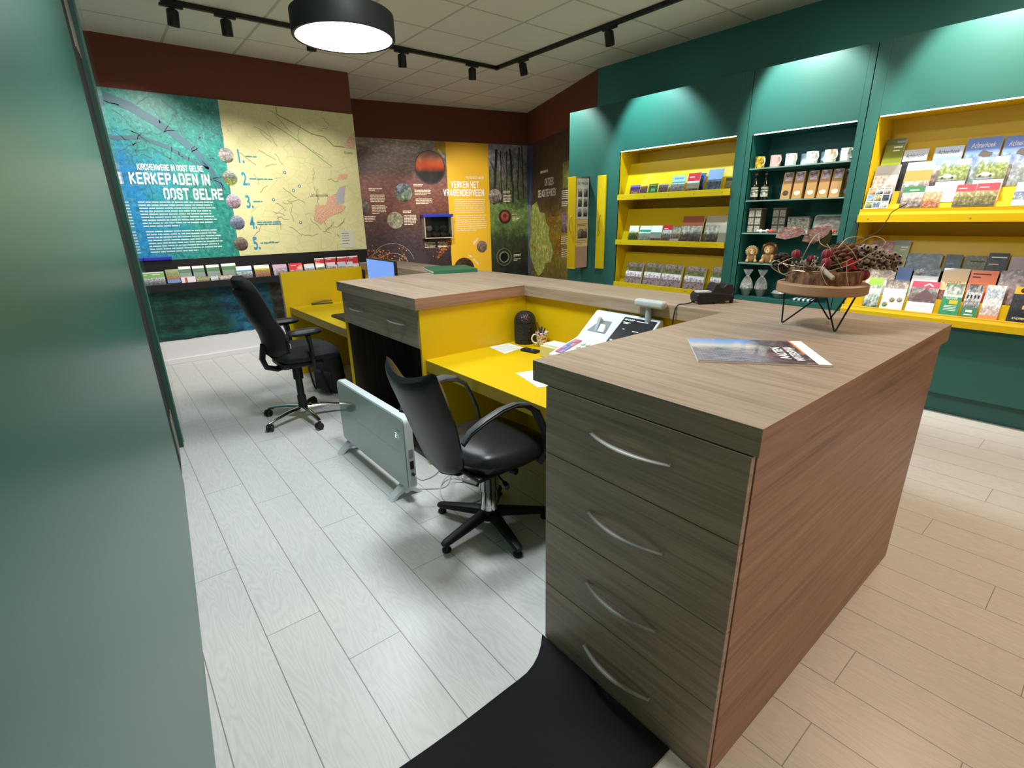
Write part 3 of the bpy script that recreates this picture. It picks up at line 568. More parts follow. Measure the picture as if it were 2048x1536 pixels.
pd2 = thing('pullout_display', 'closed yellow pull-out front flush in the teal cabinet left of the yellow niche', 'pull-out display', (4.918, 4.27, .91))
MB().box(-.008, .0115, 0, .13, 0, 1.09).build('front_panel', YEL, pd2, bevel=.0015)
hb = handle_mb(.22, .03, .005, 'z').build('handle', mat('brass_handle', '#b99a4a', .35, .8), pd2, smooth=True); hb.location = (-.008, .065, .54)
MB().box(.2365, .2398, -.006, .136, -.008, 1.098).build('slot_gap_shade', mat('slot_dark', '#0d1f1b', .8), pd)  # dark sheet paints the shaded gap round the open pull-out
# ------------------------------------------------------------------ brochures
PAL = {
 'green': ['#2f3d1f', '#6b7d3e', '#a9b27a', '#5d7038'], 'grass': ['#3a3a2a', '#8c8450', '#c2b98a', '#7d7048'], 'sky': ['#6d7a6a', '#a9b4bf', '#7f97c8', '#5f86cf'],
 'lakep': ['#8b90a0', '#6a7c98', '#56606a', '#9fb4d6'], 'street': ['#4b433e', '#8b8078', '#c9bfb4', '#7a6a60'], 'people': ['#3d3430', '#a8968a', '#d8ccc4', '#7a8a5a'],
 'food': ['#7a3f26', '#c98a5e', '#e2b78e', '#a85f38'], 'dark': ['#0f1114', '#23262b', '#3a3a3c', '#17181b'], 'navy': ['#0c1016', '#1c2a3c', '#3a5068', '#10161e'],
 'farmp': ['#4a423a', '#7d6468', '#8a7a72', '#c9c4c8'], 'rose': ['#8a5a4c', '#a8756a', '#b98a7c', '#9a5f50'], 'olivep': ['#5e6236', '#767a48', '#6c7040'],
 'meadowp': ['#8d4a50', '#e6dce2', '#b49aac', '#efe8ec', '#d2c4cc', '#9a8a84'], 'meadowt': ['#d8d4c8', '#6a7a48', '#8f7a4a', '#cfc9c6'], 'cyclep': ['#7d8a5a', '#b9b2b8', '#e0dfe4', '#6f7488'],
 'bw': ['#1d1d1f', '#777a7c', '#d5d8da', '#4a4c4e'], 'carp': ['#8a8478', '#b5ada0', '#6f7a4e', '#93a45c', '#a9c2d8'], 'mauvep': ['#6a4a50', '#a98a94', '#8a7a6a'],
 'teal2': ['#38584a', '#c9d4cf', '#e4e8ea', '#6a8a5a'], 'orangep': ['#5a4a38', '#caa27e', '#d9822e', '#e0a050'], 'greym': ['#6a5e66', '#a9a0a8', '#c4bcc2', '#8a8088'], 'slate': ['#2e343c', '#59636e', '#8d98a4', '#6e7a88'], 'roofp': ['#7a5a5c', '#9a868a', '#cfc9ce', '#aaa4aa'], 'mapp': ['#dfe0e2', '#c8b8b4', '#e9eaec', '#b4c0cc', '#e4e4e6'], 'tanp': ['#3a3026', '#a8916a', '#c9b48c'], 'gardenp': ['#3f6a34', '#b9604a', '#8aa24a', '#c98a6a']}
def key_mat(k):
    return mat('cover_' + k[1:], k, .3, coat=.3) if k[0] == '#' else photo('cover_' + k, PAL[k], 6 + (len(k) * 7 % 5), .28, kind='Generated', stretch=(1, 1, 1.3))
STY = {  # bands from the top: (share, key); then lettering (string, colour, z share, height share, x share, width share)
 'purple': [(.35, '#6a5ab0'), (.45, '#b06a78'), (.2, '#5a4aa0')], 'orangedisc': [(.2, '#c9913a'), (.6, 'mauvep'), (.2, '#c9812a')], 'greencard': [(.25, 'green'), (.4, '#4fa86a'), (.35, 'green')],
 'mauvecard': [(.25, '#b29a9c'), (.75, 'mauvep')], 'cycle': [(.3, '#9dbfe2'), (.06, '#3c9a86'), (.64, 'cyclep')], 'redwhite': [(.36, '#c8324a'), (.34, '#d2c8c2'), (.3, 'street')], 'bluepic': [(.3, '#3f63ad'), (.7, 'navy')],
 'brownedge': [(1, 'tanp')], 'lake': [(.4, '#8ea6dc'), (.6, 'lakep')], 'tanblack': [(.2, '#26221e'), (.8, 'tanp')], 'whitegreen': [(.34, '#e2e0d6'), (.66, 'green')], 'whiteteal': [(.22, '#dfe3ec'), (.12, '#2f8f7c'), (.66, 'teal2')],
 'whiteteal2': [(.36, '#e6e8ec'), (.07, '#3c9a7c'), (.25, '#d9dce2'), (.32, 'farmp')], 'redman': [(.25, '#c02a38'), (.4, 'bw'), (.35, 'rose')], 'darkpic': [(1, 'street')], 'redbrown': [(.34, '#a05a44'), (.66, 'street')], 'beigebook': [(.3, '#bfae9c'), (.5, 'street'), (.2, 'bw')],
 'tagwhite': [(1, '#e6e2dc')], 'greycard': [(.4, '#b4a59a'), (.45, '#cfc8c2'), (.15, '#8a7686')], 'meadow': [(.22, 'meadowt'), (.16, 'green'), (.62, 'meadowp')], 'nine': [(1, '#e6e4e0')], 'greenhead': [(.28, '#3d7550'), (.72, 'people')],
 'orangefood': [(.26, '#ece8e0'), (.74, 'food')], 'redhead': [(.32, '#dc4a54'), (.6, 'grass'), (.08, '#46443a')], 'whitelake': [(.4, '#eeecee'), (.35, 'sky'), (.25, '#d8d6d2')], 'greypink': [(.26, '#8a8580'), (.74, 'people')],
 'orangetown': [(.2, '#f0e4e2'), (.26, '#d98a4a'), (.54, 'street')], 'carmag': [(.52, 'carp'), (.48, '#efeeee')], 'greentall': [(.12, '#5a6434'), (.34, '#7d8a32'), (.54, '#8fa02e')], 'whitedark': [(.28, '#c9d4e6'), (.72, 'dark')], 'skymag': [(.24, '#c6d4ee'), (.2, '#8394c0'), (.56, 'people')],
 'bluemag': [(.32, '#6f8ed4'), (.68, 'sky')], 'greenapple': [(.25, '#a4cc4a'), (.75, 'teal2')], 'whitediscs': [(.3, 'street'), (.7, '#eceaea')], 'farm': [(.2, '#c42c4c'), (.48, 'farmp'), (.32, '#efedec')], 'greenyellow': [(.42, 'teal2'), (.58, '#1f8a58')],
 'bwhouse': [(.7, 'bw'), (.3, '#3d7a4c')], 'whitemap': [(.88, 'mapp'), (.12, '#e8935a')], 'yellowdark': [(.2, '#eeb42c'), (.8, 'dark')], 'collage': [(.5, 'people'), (.5, '#e6e4e2')], 'bluesolid': [(1, '#1f4a9c')], 'bluediscs': [(.28, 'slate'), (.72, '#e4e8f2')],
 'beigelogo': [(.7, '#dcbf8c'), (.3, 'rose')], 'orangesolid': [(1, '#ee7a3c')], 'greyroof': [(1, 'roofp')], 'rosebook': [(1, 'rose')], 'darkblue': [(1, 'slate')], 'nightblue': [(1, 'navy')], 'olive': [(1, 'olivep')], 'black': [(1, 'dark')], 'greymauve': [(.4, '#b0a6ae'), (.6, 'greym')],
 'fgreen': [(.06, '#e8ecde'), (.34, '#6fa842'), (.6, 'bw')], 'fred': [(.1, '#b8b0b4'), (.9, '#e2dade')], 'folive': [(1, 'grass')], 'fpale': [(1, 'cyclep')], 'fbeige': [(1, 'people')], 'fblue': [(.3, '#eceff4'), (.12, '#4a90b4'), (.58, 'bw')], 'fgarden': [(.2, '#8aa06a'), (.55, 'gardenp'), (.25, '#5a8ac0')],
 'fwg': [(.2, '#f2f2ea'), (.3, '#41743c'), (.5, '#7a8a7a')], 'fyellow': [(.26, '#f2eee6'), (.1, '#e8b820'), (.64, 'gardenp')], 'fmauve': [(.3, '#cfa8c0'), (.7, 'greym')], 'fredhead': [(.55, '#d4283c'), (.45, 'people')], 'fcyan': [(.1, '#e0784a'), (.3, '#62aac8'), (.6, 'bw')], 'fgreen2': [(.35, '#dfe6da'), (.65, 'green')],
 'fpale2': [(.4, '#ddd2d4'), (.6, 'street')], 'fgrey': [(.45, '#c4c6d0'), (.55, 'bw')], 'fpale3': [(.5, '#cfcfdc'), (.5, 'greym')], 'fredtop': [(.1, '#f0e4e2'), (.6, '#c42434'), (.3, '#d8d0d4')]}
LET = {'cycle': ('Achterhoek', '#2c4a66', .83, .1, .15, .7), 'whitedark': ('Achterhoek', '#24303e', .8, .1, .12, .76), 'skymag': ('Achterhoek', '#24303e', .83, .1, .12, .76), 'orangetown': ('Achterhoek', '#cc7a9a', .83, .1, .12, .76), 'bluemag': ('Achterhoek', '#e6ecf6', .8, .1, .14, .7), 'beigelogo': ('LOVAAR', '#8a6a3a', .5, .1, .2, .6), 'greenyellow': ('NUMMER', '#f2f2ea', .5, .07, .2, .6), 'yellowdark': ('KNOPPEN', '#efe2c0', .08, .06, .25, .6)}
LEDGE = {'U1S1': (1.7255,), 'U1S2': (1.2255,), 'U1S3': (.7305,), 'U3S1': (1.556, 1.591, 1.686), 'U3S2': (.781, .886, .986)}
GRP = {'U1S1': 'cards and leaflets on the top yellow shelf', 'U1S2': 'booklets on the middle yellow shelf', 'U1S3': 'flower booklets on the bottom yellow shelf', 'U3S1': 'magazines in the upper tier of the right niche', 'U3S2': 'leaflets in the lower tier of the right niche', 'FAR': 'leaflets on the black wall shelf'}
KIND = {'bluemag': 'magazine', 'carmag': 'magazine', 'skymag': 'magazine', 'whitedark': 'magazine', 'orangetown': 'magazine', 'cycle': 'magazine', 'redbrown': 'book', 'beigebook': 'book', 'meadow': 'booklet', 'tagwhite': 'card', 'nine': 'card'}
def brochure(grp, x, y, z, w_, h, lean, sty, label):
    k = math.tan(R(lean)); th = .004 + .005 * ((len(label) * 7) % 5) / 4
    if sty == 'meadow': th = .03
    if sty in ('greentall', 'carmag', 'bluemag', 'redhead', 'redwhite', 'redbrown'): th = .014
    w_ -= .002
    if grp[:2] == 'U1': w_ = min(w_, y - 2.706)
    if grp != 'FAR':
        L = LEDGE[grp]; row = 0 if len(L) == 1 or x < 4.95 else 1 if x < 5.03 else 2; dz = z - L[row] - math.sin(R(lean)) * 0; z -= dz; x -= k * dz; h += dz / math.cos(R(lean))
        loc, rz = (x, y - .001, z), -PI / 2; z_fix = th * math.sin(R(lean)); loc = (loc[0], loc[1], loc[2] + z_fix + .0005)
        h -= z_fix
    else:
        loc, rz = (x + .001, y, z + th * math.sin(R(lean)) + .0005), 0; h -= th * math.sin(R(lean))
    nm = KIND.get(sty, 'leaflet'); b = MB(); keys = []
    for _, kk in STY[sty]:
        if kk not in keys: keys.append(kk)
    b.box(0, w_, 0, th, 0, h, 0); zz = h
    for fr_, kk in STY[sty]:
        z2 = zz - fr_ * h; b.poly([(0, -.0006, z2), (w_, -.0006, z2), (w_, -.0006, zz), (0, -.0006, zz)], 1 + keys.index(kk)); zz = z2
    o = b.build(nm, [PAPER] + [key_mat(kk) for kk in keys]); o.location = loc; o.rotation_euler = (-R(lean), 0, rz)
    tag(o, label, nm, GRP[grp])
    y_ = -.0014
    def q(name, m, x0, x1, z0, z1, yy=y_): flatpic(name, m, o, x0 * w_, x1 * w_, z0 * h, z1 * h, yy)
    if sty in LET:
        s_, c, zf, hf, xf, wf = LET[sty]; text(s_, 'title', mat('ink_' + c[1:], c, .5), o, xf * w_, zf * h, wf * w_, hf * h, y=y_, bold=.0, shear=.15 if 'hoek' in s_ else 0)
    if sty == 'nine':
        for i in range(3):
            for j in range(3): q('photo', photo('nine_%d' % (i * 3 + j), [PAL[p] for p in ('green', 'sky', 'food', 'lakep', 'grass', 'bw', 'cyclep', 'navy', 'street')][i * 3 + j], 4, .3), .04 + .32 * i, .33 + .32 * i, .04 + .32 * j, .33 + .32 * j)
    if sty in ('whitediscs',):
        for i, (a, c) in enumerate(((.2, .15), (.48, .32), (.8, .34))): disc('photo_disc', photo('bd_%d' % i, PAL[('green', 'grass', 'street')[i]], 5, .3), o, a * w_, c * h, .13 * w_, y=y_)
    if sty == 'bluediscs':
        for i, a in enumerate((.22, .8)): disc('photo_disc', photo('be_%d' % i, PAL[('bw', 'slate')[i]], 5, .3), o, a * w_, .84 * h, .17 * w_, y=y_)
        q('text_line', TXTB, .15, .85, .5, .53); q('text_line', TXTB, .15, .85, .42, .44)
    if sty == 'farm':
        b = MB(); b.poly([(.12 * w_, y_, .4 * h), (.92 * w_, y_, .4 * h), (.88 * w_, y_, .56 * h), (.55 * w_, y_, .76 * h), (.3 * w_, y_, .58 * h)]); b.build('house_photo', mat('house_roof', '#6a5054', .5), o, fix=False)
        b = MB(); ribbon(b, [(.78 * w_, .85 * h), (.62 * w_, .93 * h), (.46 * w_, .85 * h)], .01, y=y_); b.build('emblem', TXT, o, fix=False); q('text_line', mat('ink_g', '#b8b8b8', .5), .3, .8, .2, .21)
    if sty == 'greenyellow': q('yellow_block', mat('block_y', '#e8b82a', .5), .4, .85, .36, .48); [q('text_line', TXT, .2, .85, .3 - .05 * i, .315 - .05 * i) for i in range(4)]
    if sty == 'bwhouse': q('foot_mark', TXT, .3, .7, .15, .22); q('text_line', TXT, .25, .8, .06, .09); [q('window', mat('win_d', '#16181a', .5), .12 + .22 * i, .22 + .22 * i, .58, .68) for i in range(4)]
    if sty == 'yellowdark': disc('emblem', mat('em_d', '#3a2a12', .5), o, .4 * w_, .9 * h, .07 * h, y=y_); q('yellow_block', mat('block_y', '#e8b82a', .5), .55, .95, .38, .48)
    if sty == 'greentall': q('text_line', TXT, .45, .9, .82, .85); q('text_line', TXT, .45, .8, .76, .78); q('figure', mat('fig_g', '#39421c', .5), .1, .4, .1, .38)
    if sty == 'orangesolid': q('text_line', mat('ink_or', '#7a3a1a', .5), .1, .75, .86, .9); q('text_line', mat('ink_or', '#7a3a1a', .5), .1, .4, .76, .8); q('text_line', mat('ink_or', '#7a3a1a', .5), .1, .95, .55, .56)
    if sty in ('redhead', 'fredtop', 'redwhite', 'fredhead', 'redman'): q('text_line', mat('pinkish', '#f0c8c8', .5), .12, .55, .8, .84)
    if sty in ('greenhead', 'fgreen'): q('text_line', TXT, .3, .75, .8, .84)
    if sty == 'fred': q('red_figure', mat('fig_r', '#b04050', .5), .25, .42, .15, .85)
    if sty == 'black': q('text_line', TXT, .15, .9, .86, .89); q('text_line', TXTP, .1, .6, .66, .69)
    if sty == 'olive': q('brown_line', mat('br_l', '#4c4424', .5), .25, .95, .8, .83)
    if sty in ('nightblue', 'whitegreen'): q('text_line', mat('ink_lb', '#9fb4c8', .5), .1, .6, .68, .71)
    if sty == 'greencard': q('badge', mat('badge_w', '#bfe8c4', .5), .3, .75, .45, .65)
    if sty == 'carmag':
        b = MB(); b.poly([(c * w_, y_, d * h) for c, d in ((.06, .57), (.62, .57), (.64, .61), (.5, .62), (.42, .66), (.22, .66), (.14, .61), (.05, .6))]); b.build('car_photo', mat('car_ph', '#c9c2ae', .5), o, fix=False)
        for a in (.17, .52): disc('wheel_photo', mat('wheel_ph', '#3a3834', .5), o, a * w_, .57 * h, .05 * w_, y=y_ - .0004, n=12)
        q('purple_line', mat('purl', '#8a82b8', .5), .05, .6, .505, .525); q('sky_photo', mat('sky_ph', '#9cd2f0', .5), .62, .98, .86, .985)
    if sty == 'bluemag':
        b = MB(); b.poly([((.62 + .2 * math.cos(t_)) * w_, y_, (.66 + .07 * math.sin(t_) + .02 * math.cos(3 * t_)) * h) for t_ in [i * .42 for i in range(15)]]); b.build('tree_photo', mat('tree_ph', '#4a3f38', .5), o, fix=False)
    if sty == 'orangedisc': disc('round_mark', mat('rmark', '#7a6a9a', .5), o, .5 * w_, .5 * h, .26 * w_, y=y_)
    if sty == 'purple': text('Doos', 'title', TXT, o, .2 * w_, .34 * h, .6 * w_, .2 * h, y=y_)
    return o
BRO = [
('U1S1', 4.975, 3.962, 1.774, 0.137, 0.096, 14, 'purple', 'small purple card pack at the left end of the top yellow shelf'),
('U1S1', 4.974, 3.82, 1.771, 0.1, 0.088, 14, 'orangedisc', 'small ochre card pack beside the purple pack on the top yellow shelf'),
('U1S1', 4.974, 3.708, 1.77, 0.124, 0.101, 14, 'greencard', 'small green card pack between ochre and mauve packs on the top yellow shelf'),
('U1S1', 4.973, 3.573, 1.767, 0.12, 0.095, 14, 'mauvecard', 'small mauve card pack right of the green pack on the top yellow shelf'),
('U1S1', 4.973, 3.415, 1.768, 0.161, 0.167, 14, 'cycle', 'pale blue cycling magazine beside the small card packs on the top yellow shelf'),
('U1S1', 4.973, 3.228, 1.766, 0.139, 0.184, 14, 'redwhite', 'red-topped brochure in the middle of the top yellow shelf'),
('U1S1', 4.974, 3.0, 1.771, 0.157, 0.198, 14, 'lake', 'blue lake brochure near the right end of the top yellow shelf'),
('U1S1', 4.973, 2.8, 1.768, 0.113, 0.11, 14, 'tanblack', 'tan and black brochure cut off at the right end of the top yellow shelf'),
('U1S1', 5.008, 3.11, 1.766, 0.062, 0.179, 14, 'bluepic', 'dark blue leaflet tucked behind the red-topped brochure'),
('U1S1', 5.007, 3.469, 1.763, 0.049, 0.098, 14, 'brownedge', 'thin brown booklet stack left of the cycling magazine'),
('U1S2', 4.971, 3.954, 1.257, 0.137, 0.17, 14, 'whitegreen', 'white booklet with a green photo at the left end of the middle yellow shelf'),
('U1S2', 4.971, 3.802, 1.259, 0.158, 0.168, 14, 'whiteteal', 'white booklet with a teal band second from left on the middle yellow shelf'),
('U1S2', 4.972, 3.642, 1.261, 0.143, 0.168, 14, 'whiteteal2', 'white booklet with a teal stripe and dark photo on the middle yellow shelf'),
('U1S2', 4.972, 3.486, 1.262, 0.115, 0.173, 14, 'redman', 'red-banded booklet on the middle yellow shelf'),
('U1S2', 4.972, 3.366, 1.262, 0.103, 0.16, 14, 'darkpic', 'dark photo leaflet right of the red-banded booklet'),
('U1S2', 4.971, 3.258, 1.261, 0.25, 0.267, 14, 'redbrown', 'large red-brown book on the middle yellow shelf'),
('U1S2', 4.972, 2.981, 1.263, 0.242, 0.266, 14, 'beigebook', 'large beige book at the right end of the middle yellow shelf'),
('U1S2', 4.958, 3.372, 1.239, 0.108, 0.052, 14, 'tagwhite', 'small white card leaning in front of the dark photo leaflet'),
('U1S2', 4.967, 2.812, 1.275, 0.102, 0.166, 14, 'greycard', 'grey leaflet leaning in front of the large beige book'),
('U1S3', 4.969, 3.974, 0.749, 0.233, 0.26, 14, 'meadow', 'leftmost flower booklet on the bottom yellow shelf'),
('U1S3', 4.967, 3.702, 0.745, 0.226, 0.271, 14, 'meadow', 'second flower booklet from the left on the bottom yellow shelf'),
('U1S3', 4.967, 3.457, 0.741, 0.248, 0.272, 14, 'meadow', 'middle flower booklet on the bottom yellow shelf'),
('U1S3', 4.967, 3.164, 0.744, 0.234, 0.263, 14, 'meadow', 'fourth flower booklet from the left on the bottom yellow shelf'),
('U1S3', 4.968, 2.858, 0.746, 0.208, 0.272, 14, 'meadow', 'flower booklet at the right end of the bottom yellow shelf'),
('U3S1', 4.922, 1.543, 1.563, 0.16, 0.158, 16, 'nine', 'white card with nine small photos at the lower left of the upper magazine tier'),
('U3S1', 4.922, 1.308, 1.564, 0.135, 0.154, 16, 'greenhead', 'green-headed booklet in front of the orange town magazine'),
('U3S1', 4.921, 1.171, 1.562, 0.109, 0.152, 16, 'orangefood', 'orange food booklet right of the green-headed booklet'),
('U3S1', 4.923, 0.99, 1.566, 0.111, 0.149, 16, 'redhead', 'left red-headed grass booklet of the two side by side'),
('U3S1', 4.923, 0.878, 1.567, 0.122, 0.151, 16, 'redhead', 'right red-headed grass booklet of the two side by side'),
('U3S1', 4.921, 0.674, 1.562, 0.124, 0.152, 16, 'whitelake', 'white booklet with a lake photo cut by the right edge of the photo'),
('U3S1', 4.979, 1.547, 1.618, 0.166, 0.274, 16, 'greypink', 'grey and pink leaflet above the nine-photo card'),
('U3S1', 4.981, 1.34, 1.626, 0.168, 0.273, 16, 'orangetown', 'white-topped magazine with an orange town photo'),
('U3S1', 4.975, 1.132, 1.605, 0.169, 0.296, 16, 'carmag', 'left vintage car magazine in the upper tier'),
('U3S1', 4.972, 0.918, 1.594, 0.161, 0.306, 16, 'carmag', 'right vintage car magazine in the upper tier'),
('U3S1', 5.083, 1.544, 1.766, 0.131, 0.33, 16, 'greentall', 'tall green box leaflet at the back left of the upper tier'),
('U3S1', 5.078, 1.405, 1.751, 0.157, 0.247, 16, 'whitedark', 'white-topped magazine with a dark photo behind the orange town magazine'),
('U3S1', 5.072, 1.21, 1.729, 0.172, 0.27, 16, 'skymag', 'pale blue magazine behind the left vintage car magazine'),
('U3S1', 5.064, 1.027, 1.703, 0.192, 0.338, 16, 'bluemag', 'left large blue landscape magazine at the back of the upper tier'),
('U3S1', 5.06, 0.823, 1.687, 0.184, 0.347, 16, 'bluemag', 'right large blue landscape magazine cut by the photo edge'),
('U3S2', 4.919, 1.416, 0.799, 0.103, 0.225, 16, 'greenapple', 'pale green and white leaflet beside the wooden plant stand'),
('U3S2', 4.915, 1.295, 0.785, 0.153, 0.235, 16, 'whitediscs', 'white leaflet with three round photos in the lower tier'),
('U3S2', 4.915, 1.122, 0.785, 0.174, 0.237, 16, 'farm', 'red-headed farmhouse brochure in the lower tier'),
('U3S2', 4.917, 0.912, 0.793, 0.113, 0.227, 16, 'greenyellow', 'green leaflet with a yellow block in the lower tier'),
('U3S2', 4.919, 0.787, 0.798, 0.094, 0.224, 16, 'bwhouse', 'black and white house leaflet with a green foot'),
('U3S2', 4.917, 0.681, 0.792, 0.104, 0.235, 16, 'whitemap', 'white map leaflet with an orange foot'),
('U3S2', 4.918, 0.532, 0.795, 0.116, 0.233, 16, 'yellowdark', 'dark photo leaflet with a yellow head at the right edge of the photo'),
('U3S2', 4.985, 1.453, 0.89, 0.194, 0.222, 16, 'collage', 'white collage leaflet behind the pale green leaflet'),
('U3S2', 4.992, 1.253, 0.915, 0.097, 0.196, 16, 'bluesolid', 'small deep blue leaflet in the middle row of the lower tier'),
('U3S2', 4.99, 1.145, 0.908, 0.166, 0.212, 16, 'bluediscs', 'white and blue leaflet with round photos in the middle row'),
('U3S2', 4.993, 0.962, 0.916, 0.155, 0.207, 16, 'beigelogo', 'beige leaflet with antler drawing in the middle row'),
('U3S2', 4.995, 0.801, 0.923, 0.154, 0.196, 16, 'orangesolid', 'orange leaflet in the middle row of the lower tier'),
('U3S2', 4.994, 0.638, 0.92, 0.153, 0.205, 16, 'greyroof', 'grey roof photo leaflet at the right end of the middle row'),
('U3S2', 5.073, 1.504, 0.992, 0.176, 0.319, 16, 'rosebook', 'faded rose brochure behind the seed pods'),
('U3S2', 5.072, 1.341, 0.989, 0.108, 0.33, 16, 'greentall', 'tall olive green leaflet right of the seed pods'),
('U3S2', 5.072, 1.229, 0.989, 0.224, 0.231, 16, 'darkblue', 'wide slate blue brochure at the back of the lower tier'),
('U3S2', 5.073, 0.986, 0.994, 0.102, 0.226, 16, 'nightblue', 'black and blue leaflet at the back of the lower tier'),
('U3S2', 5.074, 0.87, 0.995, 0.126, 0.221, 16, 'olive', 'olive leaflet with a brown line at the back of the lower tier'),
('U3S2', 5.074, 0.742, 0.997, 0.114, 0.244, 16, 'black', 'black brochure at the back of the lower tier'),
('U3S2', 5.074, 0.618, 0.997, 0.11, 0.223, 16, 'greymauve', 'grey mauve brochure at the back right of the lower tier'),
('FAR', 0.385, 6.61, 0.91, 0.157, 0.153, 12, 'fgreen', 'green-headed grey leaflet at the left end of the black wall shelf'),
('FAR', 0.684, 6.61, 0.91, 0.137, 0.082, 12, 'fred', 'white leaflet with a red figure on the black wall shelf'),
('FAR', 0.826, 6.61, 0.91, 0.133, 0.071, 12, 'folive', 'olive and white leaflet right of the red figure leaflet'),
('FAR', 0.967, 6.61, 0.91, 0.078, 0.075, 12, 'fpale', 'pale leaflet third from left in the front row of the black shelf'),
('FAR', 1.053, 6.61, 0.91, 0.137, 0.068, 12, 'fbeige', 'beige crowd leaflet just left of the far office chair'),
('FAR', 1.243, 6.61, 0.91, 0.167, 0.153, 12, 'fblue', 'white and blue leaflet just right of the far chair back'),
('FAR', 0.559, 6.65, 0.93, 0.126, 0.147, 12, 'fgarden', 'red and orange garden leaflet second from left on the black shelf'),
('FAR', 0.689, 6.69, 0.95, 0.116, 0.146, 12, 'fwg', 'leftmost white and green booklet in the back row of the black shelf'),
('FAR', 0.82, 6.69, 0.95, 0.116, 0.144, 12, 'fwg', 'second white and green booklet in the back row of the black shelf'),
('FAR', 0.956, 6.69, 0.95, 0.132, 0.145, 12, 'fwg', 'third white and green booklet in the back row of the black shelf'),
('FAR', 1.111, 6.69, 0.95, 0.151, 0.149, 12, 'fwg', 'rightmost white and green booklet in the back row of the black shelf'),
('FAR', 1.437, 6.61, 0.91, 0.168, 0.152, 12, 'fyellow', 'yellow-banded leaflet on the black wall shelf'),
('FAR', 1.644, 6.61, 0.91, 0.161, 0.146, 12, 'fmauve', 'mauve leaflet left of the yellow desk panel'),
('FAR', 1.831, 6.61, 0.91, 0.16, 0.146, 12, 'fredhead', 'red-headed leaflet above the yellow desk panel'),
('FAR', 2.011, 6.61, 0.91, 0.126, 0.129, 12, 'fcyan', 'blue photo leaflet with orange edge above the yellow panel'),
('FAR', 2.154, 6.61, 0.91, 0.114, 0.118, 12, 'fgreen2', 'green and white leaflet above the yellow desk panel'),
('FAR', 2.294, 6.61, 0.91, 0.113, 0.128, 12, 'fpale2', 'pale brown-photo leaflet above the yellow desk panel'),
('FAR', 2.436, 6.61, 0.91, 0.112, 0.125, 12, 'fgrey', 'grey-photo leaflet above the right of the yellow panel'),
('FAR', 2.565, 6.61, 0.91, 0.079, 0.12, 12, 'fpale3', 'narrow pale leaflet at the right end of the black shelf'),
('FAR', 2.174, 6.68, 0.95, 0.119, 0.143, 12, 'fredtop', 'leftmost red booklet in the row above the black shelf'),
('FAR', 2.306, 6.68, 0.95, 0.145, 0.145, 12, 'fredtop', 'second red booklet in the row above the black shelf'),
('FAR', 2.468, 6.68, 0.95, 0.133, 0.144, 12, 'fredtop', 'third red booklet in the row above the black shelf'),
('FAR', 2.611, 6.68, 0.95, 0.137, 0.145, 12, 'fredtop', 'rightmost red booklet in the row above the black shelf'),
]

for row in BRO: brochure(*row)
# black wall shelf
sh = thing('wall_shelf', 'long black brochure shelf across the far wall print', 'shelf', (0, 6.838, 0))
b = MB(); b.box(.2, 2.82, -.012, -.001, .86, 1.166); b.build('back_board', BLACK, sh)
MB().box(.2, 2.78, -.262, -.25, .855, .93).build('front_lip', BLACK, sh, bevel=.002)
b = MB(); b.box(.2, 2.78, -.25, -.19, .86, .91).box(.2, 2.78, -.19, -.165, .86, .93).box(.2, 2.78, -.165, -.012, .86, .95); b.build('ledge', BLACK, sh)
bp_ = MB().box(.40, .66, -.04, -.0, 1.167, 1.205).build('pen_tray', mat('tray_blue', '#2a35b8', .4), None, bevel=.006); bp_.location = (0, 6.836, 0); tag(bp_, 'blue bar lying on top of the left end of the black wall shelf', 'bar')
# ------------------------------------------------------------------ service counter
ct = thing('countertop', 'continuous brown oak laminate worktop of the service counter with two desk cut-outs', 'worktop', (1.045, .437, 1.033))
def pl(pts, z0, z1): return [(x - 1.045, y - .437, z0) for x, y in pts]
b = MB(); P = [(1.045, .437), (2.65, .437), (2.65, 5.46), (2.25, 5.46), (2.25, 3.90), (1.405, 3.90), (1.405, 2.652), (2.25, 2.652), (2.25, 1.203), (1.045, 1.193)]
b.prism(pl(P, 0, 0), (0, 0, .070)); 
for f in b.bm.faces:
    n = f.normal; f.normal_update(); f.material_index = 1 if abs(f.normal.y) > .7 else 0
b.build('top', [WY, WX_WARM], ct, bevel=.0012)
dc = thing('drawer_cabinet', 'tall oak laminate cabinet with four bow-handled drawers at the near end of the counter', 'cabinet', (1.043, .45, 0))
zs = [.004, .263, .528, .797, 1.031]
for i in range(4):
    d = MB().box(0, .019, .001, .676, zs[i] + .0015, zs[i + 1] - .0015).build('drawer', WY, dc, bevel=.001)
    b = MB(); pts = []
    for k in range(19):
        u = k / 9 - 1; pts.append((-.004 - .030 * (1 - u * u), .336 + u * .137, 0))
    b.tube(pts, [.0045 + .0025 * (1 - abs(k / 9 - 1)) for k in range(19)], 8, flat=(1.5, .8))
    for s in (-1, 1): b.tube([(0, .336 + s * .134, 0), (-.008, .336 + s * .134, 0)], .005, 8)
    h = b.build('handle', STEEL, d, smooth=True); h.location = (0, 0, (.125, .392, .66, .932)[i])
MB().box(.024, 1.56, -.001, .018, 0, 1.032).build('end_panel', WX_WARM, dc, bevel=.001)
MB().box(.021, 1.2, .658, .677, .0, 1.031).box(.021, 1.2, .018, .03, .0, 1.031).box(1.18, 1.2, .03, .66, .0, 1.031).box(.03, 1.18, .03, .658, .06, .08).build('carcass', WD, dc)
MB().box(1.21, 1.56, .02, .66, .0, 1.031).build('front_body', WX_WARM, dc)
md = thing('drawer_cupboard', 'dark oak cupboard with a wide two-handled drawer over an open bay between the yellow desks', 'cupboard', (1.43, 2.668, 0))
d = MB().box(0, .019, .018, 1.204, .79, 1.031).build('drawer_front', WY, md, bevel=.001)
